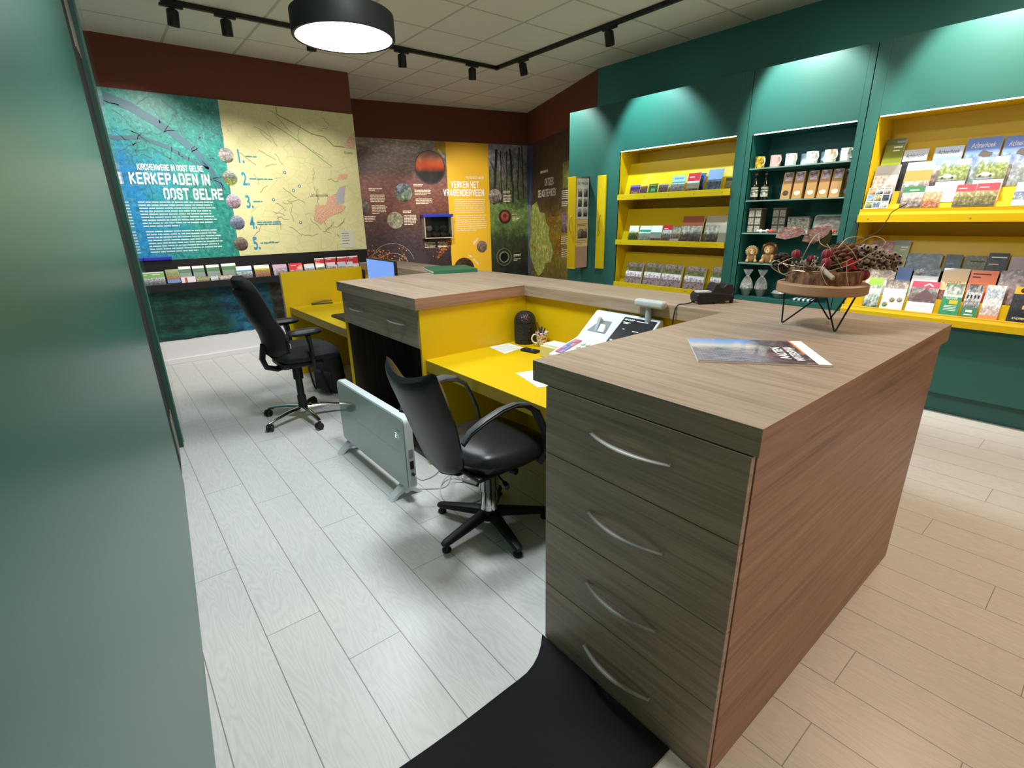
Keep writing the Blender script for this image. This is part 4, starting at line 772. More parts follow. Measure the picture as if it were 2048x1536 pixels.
for y0 in (.30, .935):
    b = MB(); pts = [(-.004 - .026 * (1 - (k / 7 - 1) ** 2), y0 + (k / 7 - 1) * .135, 0) for k in range(15)]; b.tube(pts, .0055, 8); h = b.build('handle', STEEL, d, smooth=True); h.location = (0, 0, .915)
MB().box(.004, .849, 0, .018, 0, 1.031).build('side_panel', [YEL], md, bevel=.001)
MB().box(.004, .849, 1.205, 1.223, 0, 1.031).build('side_panel', [YEL], md, bevel=.001)
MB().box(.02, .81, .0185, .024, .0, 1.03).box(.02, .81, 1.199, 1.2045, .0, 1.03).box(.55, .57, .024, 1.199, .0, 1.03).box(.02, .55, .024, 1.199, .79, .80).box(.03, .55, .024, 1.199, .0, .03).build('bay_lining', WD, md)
def desk(name, label, x0, x1, y0, y1):
    t = thing(name, label, 'desk', (x0, y0, 0)); W = y1 - y0
    MB().box(0, x1 - x0, 0, W, .648, .719).build('desk_top', [YEL], t, bevel=.0012)
    if y0 > 3: MB().box(x1 - x0 - .05, x1 - x0 - .03, .2, W - .2, 0, .648).build('support', [YEL], t)
    MB().box(-.0012, 0, .002, W - .002, .650, .7175).build('edge_band', YELEDGE, t)
    return t
d1 = desk('desk', 'yellow desk top with the till between the drawer cabinet and the cupboard', 1.455, 2.279, 1.1285, 2.6675)
d2 = desk('desk', 'yellow desk top with the screen at the far end of the counter', 1.44, 2.279, 3.8925, 5.402)
cf = thing('counter_partition', 'yellow back panel and oak outer front running under the counter strip', 'panel', (2.28, .47, 0))
MB().box(0, .018, .6585, 2.1977, 0, 1.032).build('yellow_panel', YEL, cf); MB().box(0, .018, 3.4215, 4.933, 0, 1.032).build('yellow_panel', YEL, cf)
MB().box(.33, .35, .70, 4.93, 0, 1.032).build('outer_panel', WY, cf)
ep = thing('counter_end_panel', 'yellow end panel with an oak outer face closing the far desk', 'panel', (1.40, 5.404, 0))
MB().box(0, .845, 0, .018, 0, 1.062).build('inner_face', YEL, ep, bevel=.001); MB().box(-.002, .845, .0185, .037, 0, 1.064).build('outer_face', WX_WARM, ep, bevel=.001)
MB().box(-.0065, -.0025, -.001, .038, 0, 1.066).build('edge_band', WY, ep)
# rubber mat
m = mat('rubber_mat', '#0e0e10', .9, bump=.6, bscale=350); b = MB(); rn = random.Random(3); nx, ny = 30, 16; g = {}
for i in range(nx + 1):
    for j in range(ny + 1):
        x = -.16 + 1.2 * i / nx; y = .565 + .475 * j / ny; 
        if j == ny: y += .004 * math.sin(x * 9)
        if x > .85: y += (j / ny) * .10 * max(0, (x - .85) / .19) ** 2
        z = .004 + .006 * max(0, j / ny - .8) * 5 * (.5 + .5 * math.sin(x * 4 + 1)) * (1 if x < .95 else 0)
        g[i, j] = b.bm.verts.new((x, y, z))
for i in range(nx):
    for j in range(ny): b._f([g[i, j], g[i + 1, j], g[i + 1, j + 1], g[i, j + 1]])
o = b.build('floor_mat', m, smooth=True); sd = o.modifiers.new('s', 'SOLIDIFY'); sd.thickness = .0035; sd.offset = 1; tag(o, 'black rubber floor mat in front of the drawer cabinet', 'mat')
# ------------------------------------------------------------------ chairs
LEA = mat('black_leather', '#1a1a1b', .34, spec=.5, bump=.25, bscale=240)
FAB = mat('black_fabric', '#1d1e20', .8, bump=.4, bscale=700)
PL = mat('chair_plastic', '#151516', .5); PL_HILITE = mat('arm_highlight_grey', '#4c4e52', .45)  # the lighter grey paints a highlight on the near chair's black arms
c1 = thing('office_chair', 'black leather swivel chair with chrome column at the near yellow desk', 'chair', (1.33, 1.87, 0), R(2))
def back_near(u, v, s):
    a = u * 2 - 1; tz = v
    w_ = .13 + .075 * min(1, tz * 1.7) ** .7 - .0 * tz
    if tz < .18: w_ *= math.sqrt(max(0, 1 - ((.18 - tz) / .18) ** 2)) * .75 + .25 * (tz / .18) ** .5 if tz > 0 else 0.0
    y = a * w_ * 1.0
    top = .925 + .05 * (abs(a) ** 1.6) - .012 * (abs(a) > .93) ; bot = .405
    z = bot + (top - bot) * tz
    th = .078 * (max(0, 1 - abs(a) ** 5)) ** .55 * (max(0, 1 - abs(2 * tz - 1) ** 9)) ** .55
    x = -.255 - .16 * tz - .03 * tz * tz + .05 * a * a * (.3 + tz * .7) + s * th / 2
    return Vector((x, y, z))
MB().shell(26, 26, back_near).build('backrest', LEA, c1, smooth=True)
def pill(cx, cy, cz, lx, ly, th, p=3.2, crown=.012, droop=.0, taper=0):
    def f(u, v, s):
        a, b_ = u * 2 - 1, v * 2 - 1
        # square -> squircle
        x = a * math.sqrt(max(0, 1 - .42 * b_ * b_)); y = b_ * math.sqrt(max(0, 1 - .42 * a * a))
        e = max(0, 1 - max(abs(a), abs(b_)) ** p) ** .5
        return Vector((cx + x * lx, cy + y * (ly + taper * x), cz + s * th / 2 * e + crown * (1 - a * a) * (1 - b_ * b_) * (s > 0) - droop * max(0, x) ** 3))
    return f
MB().shell(20, 20, pill(.045, 0, .465, .275, .265, .12, 4, .01, .05)).build('seat', LEA, c1, smooth=True)
MB().box(-.2, .2, -.19, .19, .395, .42).build('seat_pan', PL, c1, bevel=.01)
for s in (-1, 1):
    y = s * .272; b = MB(); pts = [(-.32, y * .93, .655), (-.29, y * .97, .70), (-.22, y, .735), (-.13, y, .759), (-.05, y, .764), (.02, y, .748), (.075, y, .71), (.112, y, .638), (.145, y, .56), (.155, y * .96, .47), (.14, y * .85, .405)]
    b.tube(pts, [.020, .026, .028, .028, .028, .028, .027, .024, .022, .02, .018], 10, flat=(1, .42)); b.build('armrest', PL, c1, smooth=True)
    MB().tube([(p[0], p[1], p[2] + .010) for p in pts[:6]], [.015, .021, .024, .024, .023, .012], 10, flat=(1, .3)).build('arm_pad_or_highlight', PL_HILITE, c1, smooth=True)  # grey strip paints the light caught along the arm top
MB().tube([(-.29, 0, .50), (-.27, 0, .42), (-.2, 0, .385), (-.05, 0, .385)], .03, 10, flat=(1.3, .5)).build('back_bracket', PL, c1, smooth=True)
MB().lathe([(.049, .09), (.049, .115), (.044, .13), (.044, .21), (.052, .225), (.052, .33), (.056, .335), (.056, .395)], n=20).build('column', CHROME, c1, smooth=True)
b = MB(); b.tube([(-.02, -.08, .35), (-.05, -.20, .345)], .006, 8).tube([(-.05, -.19, .345), (-.06, -.225, .342)], .014, 10).tube([(.05, -.05, .34), (.07, -.11, .34)], .007, 8).tube([(.07, -.1, .34), (.075, -.135, .34)], .018, 10)
b.tube([(-.06, -.03, .36), (-.115, -.06, .30)], .006, 8); b.build('levers', BLACK, c1, smooth=True)
b = MB(); b.lathe([(.05, .05), (.056, .06), (.056, .10), (.046, .115)], n=20); b.build('base_hub', PL, c1, smooth=True)
for k in range(5):
    a = R(186 + 72 * k); c, s = math.cos(a), math.sin(a); lg = MB().tube([(c * .04, s * .04, .082), (c * .16, s * .16, .066), (c * .30, s * .30, .047), (c * .318, s * .318, .044)], [.036, .031, .024, .018], 8, flat=(1, .75)).build('base_leg', PL, c1, smooth=True)
    MB().lathe([(.021, .0), (.023, .004), (.023, .014), (.017, .018), (.013, .034)], (c * .298, s * .298, 0), 14).build('glide', BLACK, lg, smooth=True)
c2 = thing('office_chair', 'black fabric swivel chair with chrome star base and castors at the far yellow desk', 'chair', (1.07, 4.09, 0), 0)
def back_far(u, v, s):
    a = u * 2 - 1; t = v; w_ = .215 * (max(0, 1 - abs(2 * t - 1) ** 5)) ** .32 * (1 - .12 * t)
    th = .085 * max(0, 1 - abs(a) ** 4) ** .5 * max(0, 1 - abs(2 * t - 1) ** 8) ** .5
    x = -.165 - .12 * t - .045 * math.sin(PI * t) * -1 * .5 - .05 * t * t + .06 * a * a + s * th / 2 + .03 * math.sin(PI * min(1, t * 2)) 
    return Vector((x, a * w_, .545 + .64 * t))
MB().shell(22, 26, back_far).build('backrest', FAB, c2, smooth=True)
def shell_far(u, v, s):
    p = back_far(u, .05 + .8 * v, 1); q = back_far(u, .05 + .8 * v, -1); e = max(0, 1 - abs(2 * u - 1) ** 6) ** .5 * max(0, 1 - abs(2 * v - 1) ** 8) ** .5
    return q + Vector((-.014 + s * .016 * e, 0, 0))
MB().shell(16, 18, shell_far).build('back_shell', PL, c2, smooth=True)
MB().box(-.075, -.07, -.2, -.175, .64, .675).build('care_tag', PAPER, c2)
MB().shell(20, 20, pill(.075, 0, .565, .265, .25, .115, 4, .012, .04)).build('seat', FAB, c2, smooth=True)
MB().box(-.14, .17, -.16, .16, .47, .515).build('mechanism', PL, c2, bevel=.015)
MB().tube([(-.215, 0, .66), (-.24, 0, .55), (-.22, 0, .48), (-.15, 0, .455), (.0, 0, .475)], .045, 10, flat=(1.2, .45)).build('back_bracket', PL, c2, smooth=True)
for s in (-1, 1):
    y = s * .275; MB().tube([(.06, y * .7, .485), (.06, y * .97, .50), (.055, y, .54), (.05, y, .66), (.04, y, .74)], [.022, .028, .03, .03, .04], 10, flat=(.5, 1.25)).build('arm_post', PL, c2, smooth=True)
    MB().shell(14, 8, pill(.02, y, .765, .135, .046, .05, 3, .004)).build('arm_pad_or_highlight', PL, c2, smooth=True)
MB().lathe([(.030, .075), (.034, .08), (.034, .2), (.027, .205), (.027, .34), (.038, .345), (.038, .47)], n=18).build('column', PL, c2, smooth=True)
MB().lathe([(.04, .07), (.045, .075), (.045, .105), (.035, .112)], n=18).build('base_hub', CHROME, c2, smooth=True)
for k in range(5):
    a = R(202 + 72 * k); c, s = math.cos(a), math.sin(a); lg = MB().tube([(c * .03, s * .03, .098), (c * .14, s * .14, .096), (c * .26, s * .26, .080), (c * .325, s * .325, .066)], [.024, .021, .017, .014], 10, flat=(1, .8)).build('base_leg', CHROME, c2, smooth=True)
    b = MB(); a2 = a + .7 + k; M = Matrix.Rotation(a2, 3, 'Z') @ Matrix.Rotation(PI / 2, 3, 'X')
    for q in (-.015, .015): b.lathe([(.006, -.010), (.026, -.009), (.029, -.004), (.029, .004), (.026, .009), (.006, .010)], Vector((c * .325, s * .325, .0295)) + Matrix.Rotation(a2, 3, 'Z') @ Vector((-.012, q, 0)), 16, M=M)
    b.tube([(c * .325, s * .325, .03), (c * .325, s * .325, .062)], .008, 8); b.build('castor', BLACK, lg, smooth=True)
# footrest + bag under the far desk
bg = thing('backpack', 'dark grey backpack standing under the far yellow desk', 'bag', (1.50, 4.62, 0), .3)
MB().shell(14, 16, lambda u, v, s: Vector((s * .09 * max(0, 1 - abs(2 * u - 1) ** 5) ** .5 * max(0, 1 - abs(2 * v - 1) ** 6) ** .5 * (1 - .3 * v), (u - .5) * .32 * (1 - .25 * v ** 3), .012 + .43 * v - .02 * math.sin(3 * u)))).build('body', mat('bag_grey', '#2b2c2d', .8, bump=.4, bscale=300), bg, smooth=True)
MB().shell(10, 10, lambda u, v, s: Vector((-.085 + s * .03 * max(0, 1 - abs(2 * u - 1) ** 5) ** .5 * max(0, 1 - abs(2 * v - 1) ** 6) ** .5, (u - .5) * .24, .03 + .2 * v))).build('front_pocket', mat('bag_grey', '#2b2c2d'), bg, smooth=True)
for y in (-.08, .09): MB().tube([(-.04, y, .41), (-.12, y, .36), (-.15, y * 1.1, .24), (-.12, y * 1.2, .08), (-.1, y * 1.25, .03)], .014, 8, flat=(1.3, .4)).build('strap', BLACKS, bg, smooth=True)
MB().tube([(0, -.04, .43), (0, -.03, .48), (0, .03, .48), (0, .04, .43)], .008, 8).build('grab_handle', BLACKS, bg, smooth=True)
# ------------------------------------------------------------------ panel heater
ht = thing('panel_heater', 'grey-white glass panel heater showing 21 beside the near office chair', 'heater', (1.10, 2.325, 0))
HG = mat('heater_glass', '#7f968f', .06, spec=.6, coat=.5); HW = mat('heater_white', '#cfd8d8', .35)
def rrect(y0, y1, z0, z1, r, x, n=6):
    o = []
    for cy, cz, a0 in ((y1 - r, z0 + r, -PI / 2), (y1 - r, z1 - r, 0), (y0 + r, z1 - r, PI / 2), (y0 + r, z0 + r, PI)):
        for i in range(n + 1): a = a0 + PI / 2 * i / n; o.append((x, cy + r * math.cos(a), cz + r * math.sin(a)))
    return o
MB().prism(rrect(0, .97, .085, .52, .03, .006), (.05, 0, 0)).build('housing', HW, ht, bevel=.004, smooth=True)
MB().prism(rrect(.006, .964, .091, .514, .026, .0), (.0058, 0, 0)).build('glass_front', HG, ht, bevel=.001)
for y in (.085, .88):
    b = MB(); pts = [(-.075, 0), (-.05, .028), (-.01, .058), (.02, .083), (.035, .083), (.06, .062), (.1, .03), (.128, 0)]; q = [(-.045, 0), (-.02, .022), (.025, .04), (.07, .022), (.098, 0)]
    b.prism([(x, y, z) for x, z in pts] + [(x, y, z) for x, z in q[::-1]], (0, .055, 0)); b.build('foot', HW, ht, bevel=.003)
DIG = mat('heater_digits', '#ffffff', .4, emit=(.62, .75, 1.0), es=1.4)
def seven(ch, y, z, w_, h, b):
    seg = {'2': 'abged', '1': 'bc'}[ch]; t = w_ * .22; P_ = {'a': (0, w_, h - t, h), 'b': (w_ - t, w_, h / 2, h), 'c': (w_ - t, w_, 0, h / 2), 'd': (0, w_, 0, t), 'e': (0, t, 0, h / 2), 'f': (0, t, h / 2, h), 'g': (0, w_, h / 2 - t / 2, h / 2 + t / 2)}
    for s in seg: x0, x1, z0, z1 = P_[s]; b.poly([(-.0006, y - x0, z + z0), (-.0006, y - x1, z + z0), (-.0006, y - x1, z + z1), (-.0006, y - x0, z + z1)])
b = MB(); seven('2', .108, .385, .016, .030, b); seven('1', .084, .385, .013, .030, b); b.build('display_digits', DIG, ht, fix=False)
b = MB(); [b.poly([(-.0005, .095 - .012 * i, .432), (-.0005, .095 - .012 * i - .008, .432), (-.0005, .095 - .012 * i - .008, .441), (-.0005, .095 - .012 * i, .441)]) for i in range(4)]; b.build('touch_mark', mat('heater_mark', '#6c8a84', .3), ht, fix=False)
MB().box(.018, .045, -.0015, .001, .285, .335).build('rating_label', mat('label_grey', '#8b9494', .5), ht); MB().box(.02, .044, -.003, .001, .215, .265).build('power_switch', BLACK, ht, bevel=.002)
MB().lathe([(.009, 0), (.009, .012), (.005, .03)], (.032, .0, .185), 12, M=Matrix.Rotation(PI / 2, 3, 'X')).build('cable_gland', BLACK, ht)
WC = mat('cable_white', '#c9c7bd', .5)
def bez(P, n=10):
    P = [Vector(p) for p in P]; o = []
    for i in range(len(P) - 1):
        p0, p1, p2, p3 = P[max(i - 1, 0)], P[i], P[i + 1], P[min(i + 2, len(P) - 1)]
        for k in range(n): t = k / n; o.append(.5 * ((2 * p1) + (-p0 + p2) * t + (2 * p0 - 5 * p1 + 4 * p2 - p3) * t * t + (-p0 + 3 * p1 - 3 * p2 + p3) * t ** 3))
    return o + [P[-1]]
o = MB().tube(bez([(1.132, 2.294, .185), (1.15, 2.24, .175), (1.22, 2.2, .21), (1.30, 2.22, .28), (1.37, 2.3, .25), (1.42, 2.36, .1), (1.46, 2.34, .02), (1.52, 2.31, .03)]), .0042, 8).build('cable', WC, smooth=True); tag(o, 'white power cable leaving the side of the panel heater', 'cable')
o = MB().tube(bez([(1.19, 2.48, .005), (1.27, 2.40, .005), (1.36, 2.36, .005), (1.46, 2.46, .005), (1.50, 2.56, .006), (1.53, 2.50, .02)]), .0042, 8).build('cable', WC, smooth=True); tag(o, 'white cable lying on the floor behind the panel heater', 'cable')
o = MB().tube(bez([(1.50, 2.33, .045), (1.42, 2.42, .03), (1.32, 2.36, .005), (1.27, 2.22, .005), (1.33, 2.12, .005), (1.45, 2.10, .005), (1.52, 2.16, .02), (1.53, 2.23, .03)]), .0042, 8).build('cable', WC, smooth=True); tag(o, 'white looped cable around the power strip under the near desk', 'cable')
ps = thing('power_strip', 'white power strip leaning on the floor behind the near office chair', 'power strip', (1.52, 2.27, .012), (0, R(-24), R(20)))
MB().box(-.022, .022, -.09, .09, .0, .034).build('body', WC, ps, bevel=.006)
for y in (-.05, .01, .06): MB().lathe([(.016, .0342), (.018, .036), (.019, .0345)], (0, y, 0), 16).build('socket', mat('socket_grey', '#8c8a82', .5), ps)
# ------------------------------------------------------------------ till
TG = mat('till_grey', '#d3dbde', .4); TG2 = mat('till_shade', '#aab2b6', .45); TK = mat('till_black', '#15171c', .3)
tl = thing('cash_register', 'pale grey cash register with a black display panel on the near yellow desk', 'cash register', (1.85, 1.53, .72))
W = .45
MB().box(.0, .40, 0, W, .0, .078).build('cash_drawer', TG2, tl, bevel=.004)
prof = [(.0, .081), (.0, .105), (.20, .158), (.228, .168), (.385, .297), (.41, .298), (.415, .285), (.415, .081)]
MB().prism([(x, 0, z) for x, z in prof], (0, W, 0)).build('housing', TG, tl, bevel=.008, seg=3)
def on(x0, z0, x1, z1, lift):          # frame of a sloping face: returns f(t along slope, y) -> point lifted off it
    L = math.hypot(x1 - x0, z1 - z0); dx, dz = (x1 - x0) / L, (z1 - z0) / L
    return lambda t, y, l=lift: (x0 + dx * t - dz * l, y, z0 + dz * t + dx * l), L
fk, Lk = on(0, .105, .20, .158, .001)
def slab(f, t0, t1, y0, y1, h): return MB().hexa([f(t0, y0, 0), f(t1, y0, 0), f(t1, y1, 0), f(t0, y1, 0), f(t0, y0, h), f(t1, y0, h), f(t1, y1, h), f(t0, y1, h)])
kc = ['#b86a78', '#9a8ab8', '#7a86b4', '#c48a90']
for i in range(4):
    for j in range(2): slab(fk, .03 + .042 * i, .069 + .042 * i, .425 - .027 * j - .025, .425 - .027 * j, .006).build('key', mat('key_' + kc[(i + j) % 4][1:], kc[(i + j) % 4], .5), tl, bevel=.001)
for i in range(4):
    for j in range(4):
        p = fk(.045 + .04 * i, .335 - .034 * j, .004); n = Matrix.Rotation(-math.atan2(.053, .2), 3, 'Y'); MB().lathe([(.013, -.004), (.0145, .002), (.013, .005), (.004, .006)], p, 14, M=n).build('key', mat('key_cream', '#dcd8c4', .5), tl, smooth=True)
fs, Ls = on(.228, .168, .385, .297, .001)
MB().poly([fs(.0, .012, .0015), fs(.0, .235, .0015), fs(.19, .225, .0015), fs(.19, .012, .0015)]).build('display_panel', TK, tl)
def on_slope(o): 
    a = math.atan2(.129, .157); o.location = fs(0, 0, .0022); o.rotation_euler = (a - PI / 2 + 0, 0, -PI / 2); return o
for s_, yy, tt, w_, h in (('SHARP', .215, .168, .066, .012), ('XE-A147', .222, .015, .055, .012)):
    e_ = bpy.data.objects.new('x', None); o = text(s_, 'lettering', TXT, tl, 0, 0, w_, h, y=0, bold=.02); bpy.data.objects.remove(e_)
    me = o.data
    for v in me.vertices: v.co = Vector(fs(tt + v.co.z, yy - v.co.x, .0022))
b = MB()
for t, y, l in ((.170, .135, .075), (.152, .213, .05), (.144, .21, .035), (.105, .19, .015), (.10, .12, .04), (.02, .10, .03)): b.poly([fs(t, y, .0022), fs(t, y - l, .0022), fs(t + .004, y - l, .0022), fs(t + .004, y, .0022)])
b.build('panel_print', TXT, tl)
MB().hexa([fs(.05, .27, -.02), fs(.15, .27, -.02), fs(.15, .41, -.02), fs(.05, .41, -.02), fs(.05, .275, .0012), fs(.14, .285, .0012), fs(.14, .365, .0012), fs(.05, .41, .0012)]).build('printer_well', mat('till_well', '#7b8388', .5), tl)
MB().hexa([fs(.055, .29, .001), fs(.085, .29, .001), fs(.085, .335, .001), fs(.055, .335, .001), fs(.055, .29, .006), fs(.10, .295, .022), fs(.10, .33, .022), fs(.055, .335, .006)]).build('receipt_paper', PAPER, tl, bevel=.002)
MB().prism([fs(.055, .345, .001), fs(.14, .345, .001), fs(.14, .35, .03)], (0, .02, 0)).build('printer_lid', TG2, tl, bevel=.003)
MB().tube([(.375, .075, .28), (.375, .075, .37)], .016, 12).build('display_pole', TG2, tl, smooth=True)
MB().box(.345, .395, -.03, .155, .362, .403).build('customer_display', mat('disp_grey', '#b9bfbd', .35), tl, bevel=.016, seg=4)
# card terminal
tm = thing('card_terminal', 'black card payment terminal lying in its cradle on the counter strip', 'card terminal', (2.46, 1.385, 1.1035), R(-29.8))
prof = [(-.10, .012), (-.105, .045), (-.09, .062), (.0, .058), (.09, .046), (.105, .035), (.10, .016), (.0, .006)]
MB().prism([(x, -.042, z) for x, z in prof], (0, .084, 0)).build('body', BLACK, tm, bevel=.006)
MB().prism([(x, -.038, z) for x, z in ((-.025, .055), (-.005, .10), (.014, .105), (.022, .085), (.04, .083), (.056, .100), (.088, .098), (.104, .05), (.06, .045))], (0, .076, 0)).build('cradle', mat('terminal_cradle', '#202022', .4), tm, bevel=.005)
MB().box(-.104, -.03, -.043, .0, .058, .068).build('grey_strip', mat('strip_grey', '#b4bcc0', .35), tm, bevel=.003)
for x, y in ((-.085, -.034), (-.085, .034), (.09, -.034), (.09, .034), (0, -.03)): MB().lathe([(.009, 0), (.011, .016)], (x, y, 0), 10).build('rubber_foot', BLACK, tm)
o = MB().tube(bez([(2.372, 1.418, 1.125), (2.345, 1.43, 1.113), (2.30, 1.44, 1.109), (2.262, 1.45, 1.109), (2.243, 1.455, 1.09), (2.238, 1.46, 1.03), (2.25, 1.47, .96), (2.262, 1.475, .9), (2.265, 1.48, .76)]), .0032, 8).build('cable', BLACK, smooth=True); tag(o, 'thin black cable hanging from the card terminal over the counter edge', 'cable')
# ------------------------------------------------------------------ things on the worktop
mg = thing('magazine', 'landscape tourist magazine with a town square cover lying on the near counter top', 'magazine', (1.412, .819, 1.1032), math.atan2(.519 - .819, 1.649 - 1.412))
# local x along the long lower edge, local y toward the customer side
TP = photo('cover_square', ['#6a6470', '#8a8490', '#a09aa8', '#7a8098', '#8fb0e0', '#c9cdd8'], 9, .12, vert=False)
m = mat('cover_town', '#8a8490', .22, coat=.5); g = G(m); c = g.coord('Object'); s = g.n('ShaderNodeSeparateXYZ', i_Vector=c).outputs; n = g.noise(g.mapping(c, (3, 16, 1)), 6, 6, .7)
X_, Y_ = s[0], s[1]
bl = g.n('ShaderNodeTexBrick', i_Vector=g.mapping(c, (1, 1, 1)), i_Scale=26, i_Color1=lin('#8d8690'), i_Color2=lin('#5c5664'), i_Mortar=lin('#b8b4bc')).outputs[0]
hz = g.math('ADD', g.math('DIVIDE', Y_, .305), g.math('MULTIPLY', g.math('SUBTRACT', n, .5), .35))
col = g.mix(g.ramp(hz, [(.5, '#ffffff'), (.62, '#000000')]), g.ramp(hz, [(.5, '#b9b4bc'), (.68, '#d8d2c8'), (.8, '#9fb6dc'), (1, '#6f9be6')]), g.mix(.55, bl, g.ramp(n, [(.35, '#5a5462'), (.5, '#948c96'), (.65, '#c9c4cc')])))
tw = g.math('ADD', X_, g.math('MULTIPLY', n, .12)); col = g.mix(g.ramp(tw, [(.24, '#000000'), (.30, '#ffffff')]), col, g.ramp(g.noise(c, 26, 5, .65), [(.35, '#3a3342'), (.5, '#5f5560'), (.6, '#8a6a60'), (.7, '#a89a9c')])); g.out(col)
MB().box(0, .382, 0, .305, 0, .006).build('pages', PAPER, mg); MB().box(-.0005, .345, -.0005, .3055, .006, .0072).build('cover', m, mg)
MB().box(.345, .3825, -.0005, .3055, .006, .0073).build('white_margin', PAPER, mg); MB().box(.338, .345, .12, .305, .0072, .0076).build('orange_stripe', mat('stripe_orange', '#e0863c', .4), mg)
for s_, x, z, w_, h in (('WINTERSWIJK', .33, .03, .18, .035), ('AALTEN', .285, .05, .15, .03)):
    o = text(s_, 'title', TXT, mg, 0, 0, w_, h, y=0, bold=.03)
    for v in o.data.vertices: v.co = Vector((x - v.co.z, z + v.co.x, .0078))
nbk = thing('notebook', 'dark green hardback notebook lying on the counter top above the cupboard', 'notebook', (2.183, 3.751, 1.1034), math.atan2(-.123, .364))
MB().box(0.004, .38, .004, .40, .004, .026).build('pages', PAPER, nbk); MB().box(0, .384, 0, .404, .026, .030).box(0, .384, 0, .404, 0, .004).box(0, .384, -.004, 0.002, 0, .03).build('cover', mat('notebook_green', '#2c6a4a', .5), nbk, bevel=.002)
# plant stand
st = thing('plant_stand', 'round wooden stand on black hairpin legs on the near counter top', 'stand', (2.237, .797, 1.1033))
MB().lathe([(.155, .137), (.16, .142), (.16, .172), (.155, .176)], n=56).build('wooden_disc', mat('stand_wood', '#a07c5c', .55, bump=.3, bscale=30), st, smooth=True)
for A_, F_, B_ in (((-.074, .106), (-.067, .102), (-.098, -.040)), ((-.10, -.058), (-.108, -.112), (-.028, -.135)), ((.062, -.085), (.14, -.004), (.10, .08))):
    P1, f, P2 = Vector((*A_, .138)), Vector((*F_, .0042)), Vector((*B_, .138)); d1, d2 = (P1 - f).normalized() * .012, (P2 - f).normalized() * .012
    MB().tube([P1, f + d1, f + d1 * .35 + d2 * .1, f + d2 * .35 + d1 * .1, f + d2, P2], .0033, 8).build('hairpin_leg', BLACKM, st, smooth=True)
# dried arrangement
da = thing('dried_arrangement', 'dried arrangement of cones, pods and red berries on a bark disc', 'dried arrangement', (2.245, .80, 1.2796))
rn = random.Random(17)
b = MB(); prof = []
n = 48
for z in (0, .012, .03, .042, .048):
    ring = [b.bm.verts.new(((.128 + .004 * math.sin(j * 1.7) + rn.uniform(-.003, .003) - (.004 if z > .045 else 0)) * math.cos(2 * PI * j / n), (.128 + .004 * math.sin(j * 1.7) + rn.uniform(-.003, .003)) * math.sin(2 * PI * j / n), z)) for j in range(n)]; prof.append(ring)
for q, w_ in zip(prof, prof[1:]):
    for j in range(n): b._f([q[j], q[(j + 1) % n], w_[(j + 1) % n], w_[j]])
b._f(prof[0][::-1]); b._f(prof[-1], 1)
m = mat('bark', '#6b4a34', .9); g = G(m); c = g.coord(); nn = g.noise(g.mapping(c, (60, 60, 14)), 1, 6, .7); g.out(g.ramp(nn, [(.3, '#3a241a'), (.5, '#7a543c'), (.62, '#a07a58'), (.75, '#5a3a2a')]), bump=nn, bs=.6)
b.build('bark_disc', [m, mat('bark_core', '#8f6a48', .8)], da, smooth=True)
DX = Vector((.62, -.785, 0)); DYv = Vector((.785, .62, 0))      # across / away from the viewer side
def cone(name, c0, ax, L, r, m, rows=9, per=9, open_=1.0, seedr=.004):
    b = MB(); ax = Vector(ax).normalized(); u = ax.cross(Vector((0, 0, 1))).normalized() if abs(ax.z) < .95 else Vector((1, 0, 0)); v = ax.cross(u); c0 = Vector(c0)
    b.tube([c0, c0 + ax * L * .5, c0 + ax * L], [r * .55, r * .6, r * .2], 10)
    for i in range(rows):
        t = (i + .5) / rows; rr = r * (math.sin(PI * (t * .86 + .1)) ** .7)
        for k in range(per):
            a = 2 * PI * (k + .5 * (i % 2)) / per; d = u * math.cos(a) + v * math.sin(a); p = c0 + ax * (t * L) + d * rr * .82
            M = (d * open_ + ax * .45).normalized().to_track_quat('Z', 'Y').to_matrix(); sc = r * .3 * (.5 + rr / r * .6); b.ball(p, (sc, sc * .62, sc * 1.1), 7, M=M)
    return b.build(name, m, da, smooth=True)
CB = mat('cone_brown', '#6a452c', .7); CD = mat('cone_dark', '#3a2b22', .7)
cone('pine_cone', DX * -.005 + DYv * .0 + Vector((0, 0, .085)), DX * .9 + Vector((0, 0, .16)), .12, .052, CB, 9, 10)
cone('pine_cone', DX * .055 + DYv * .05 + Vector((0, 0, .105)), DX + Vector((0, 0, -.05)), .11, .040, CD, 8, 9)
cone('pine_cone', DX * -.12 + DYv * .03 + Vector((0, 0, .062)), DX * -.6 + Vector((0, 0, .25)), .07, .034, CD, 6, 8)
# cluster of eucalyptus seed pods reaching out at the right
b = MB(); rn = random.Random(6); got = []
for i in range(4000):
    t = rn.random(); p = DX * (.10 + .145 * t) + Vector((0, 0, .088 + .01 * math.sin(t * 5) + rn.uniform(-.042, .042) * (1 - .35 * t))) + DYv * rn.uniform(-.055, .035) * (1 - .3 * t)
    if any((p - q).length < .0195 for q in got): continue
    got.append(p); d = (-DYv + Vector((rn.uniform(-.7, .7), rn.uniform(-.4, .4), rn.uniform(-.2, .7)))).normalized(); M = d.to_track_quat('Z', 'Y').to_matrix(); r = rn.uniform(.0095, .0115)
    b.lathe([(.001, -r), (r * .6, -r * .8), (r * .95, -r * .3), (r, .1 * r), (r * .88, r * .6), (r * .4, r * .92)], p, 11, M=M, cap=False); b.lathe([(r * .4, r * .92), (r * .3, r * .6), (.0006, r * .4)], p, 11, mi=1, M=M, cap=False)
b.build('seed_pods', [mat('pod_grey', '#9a8878', .38), mat('pod_mouth', '#2c241e', .8)], da, smooth=True)
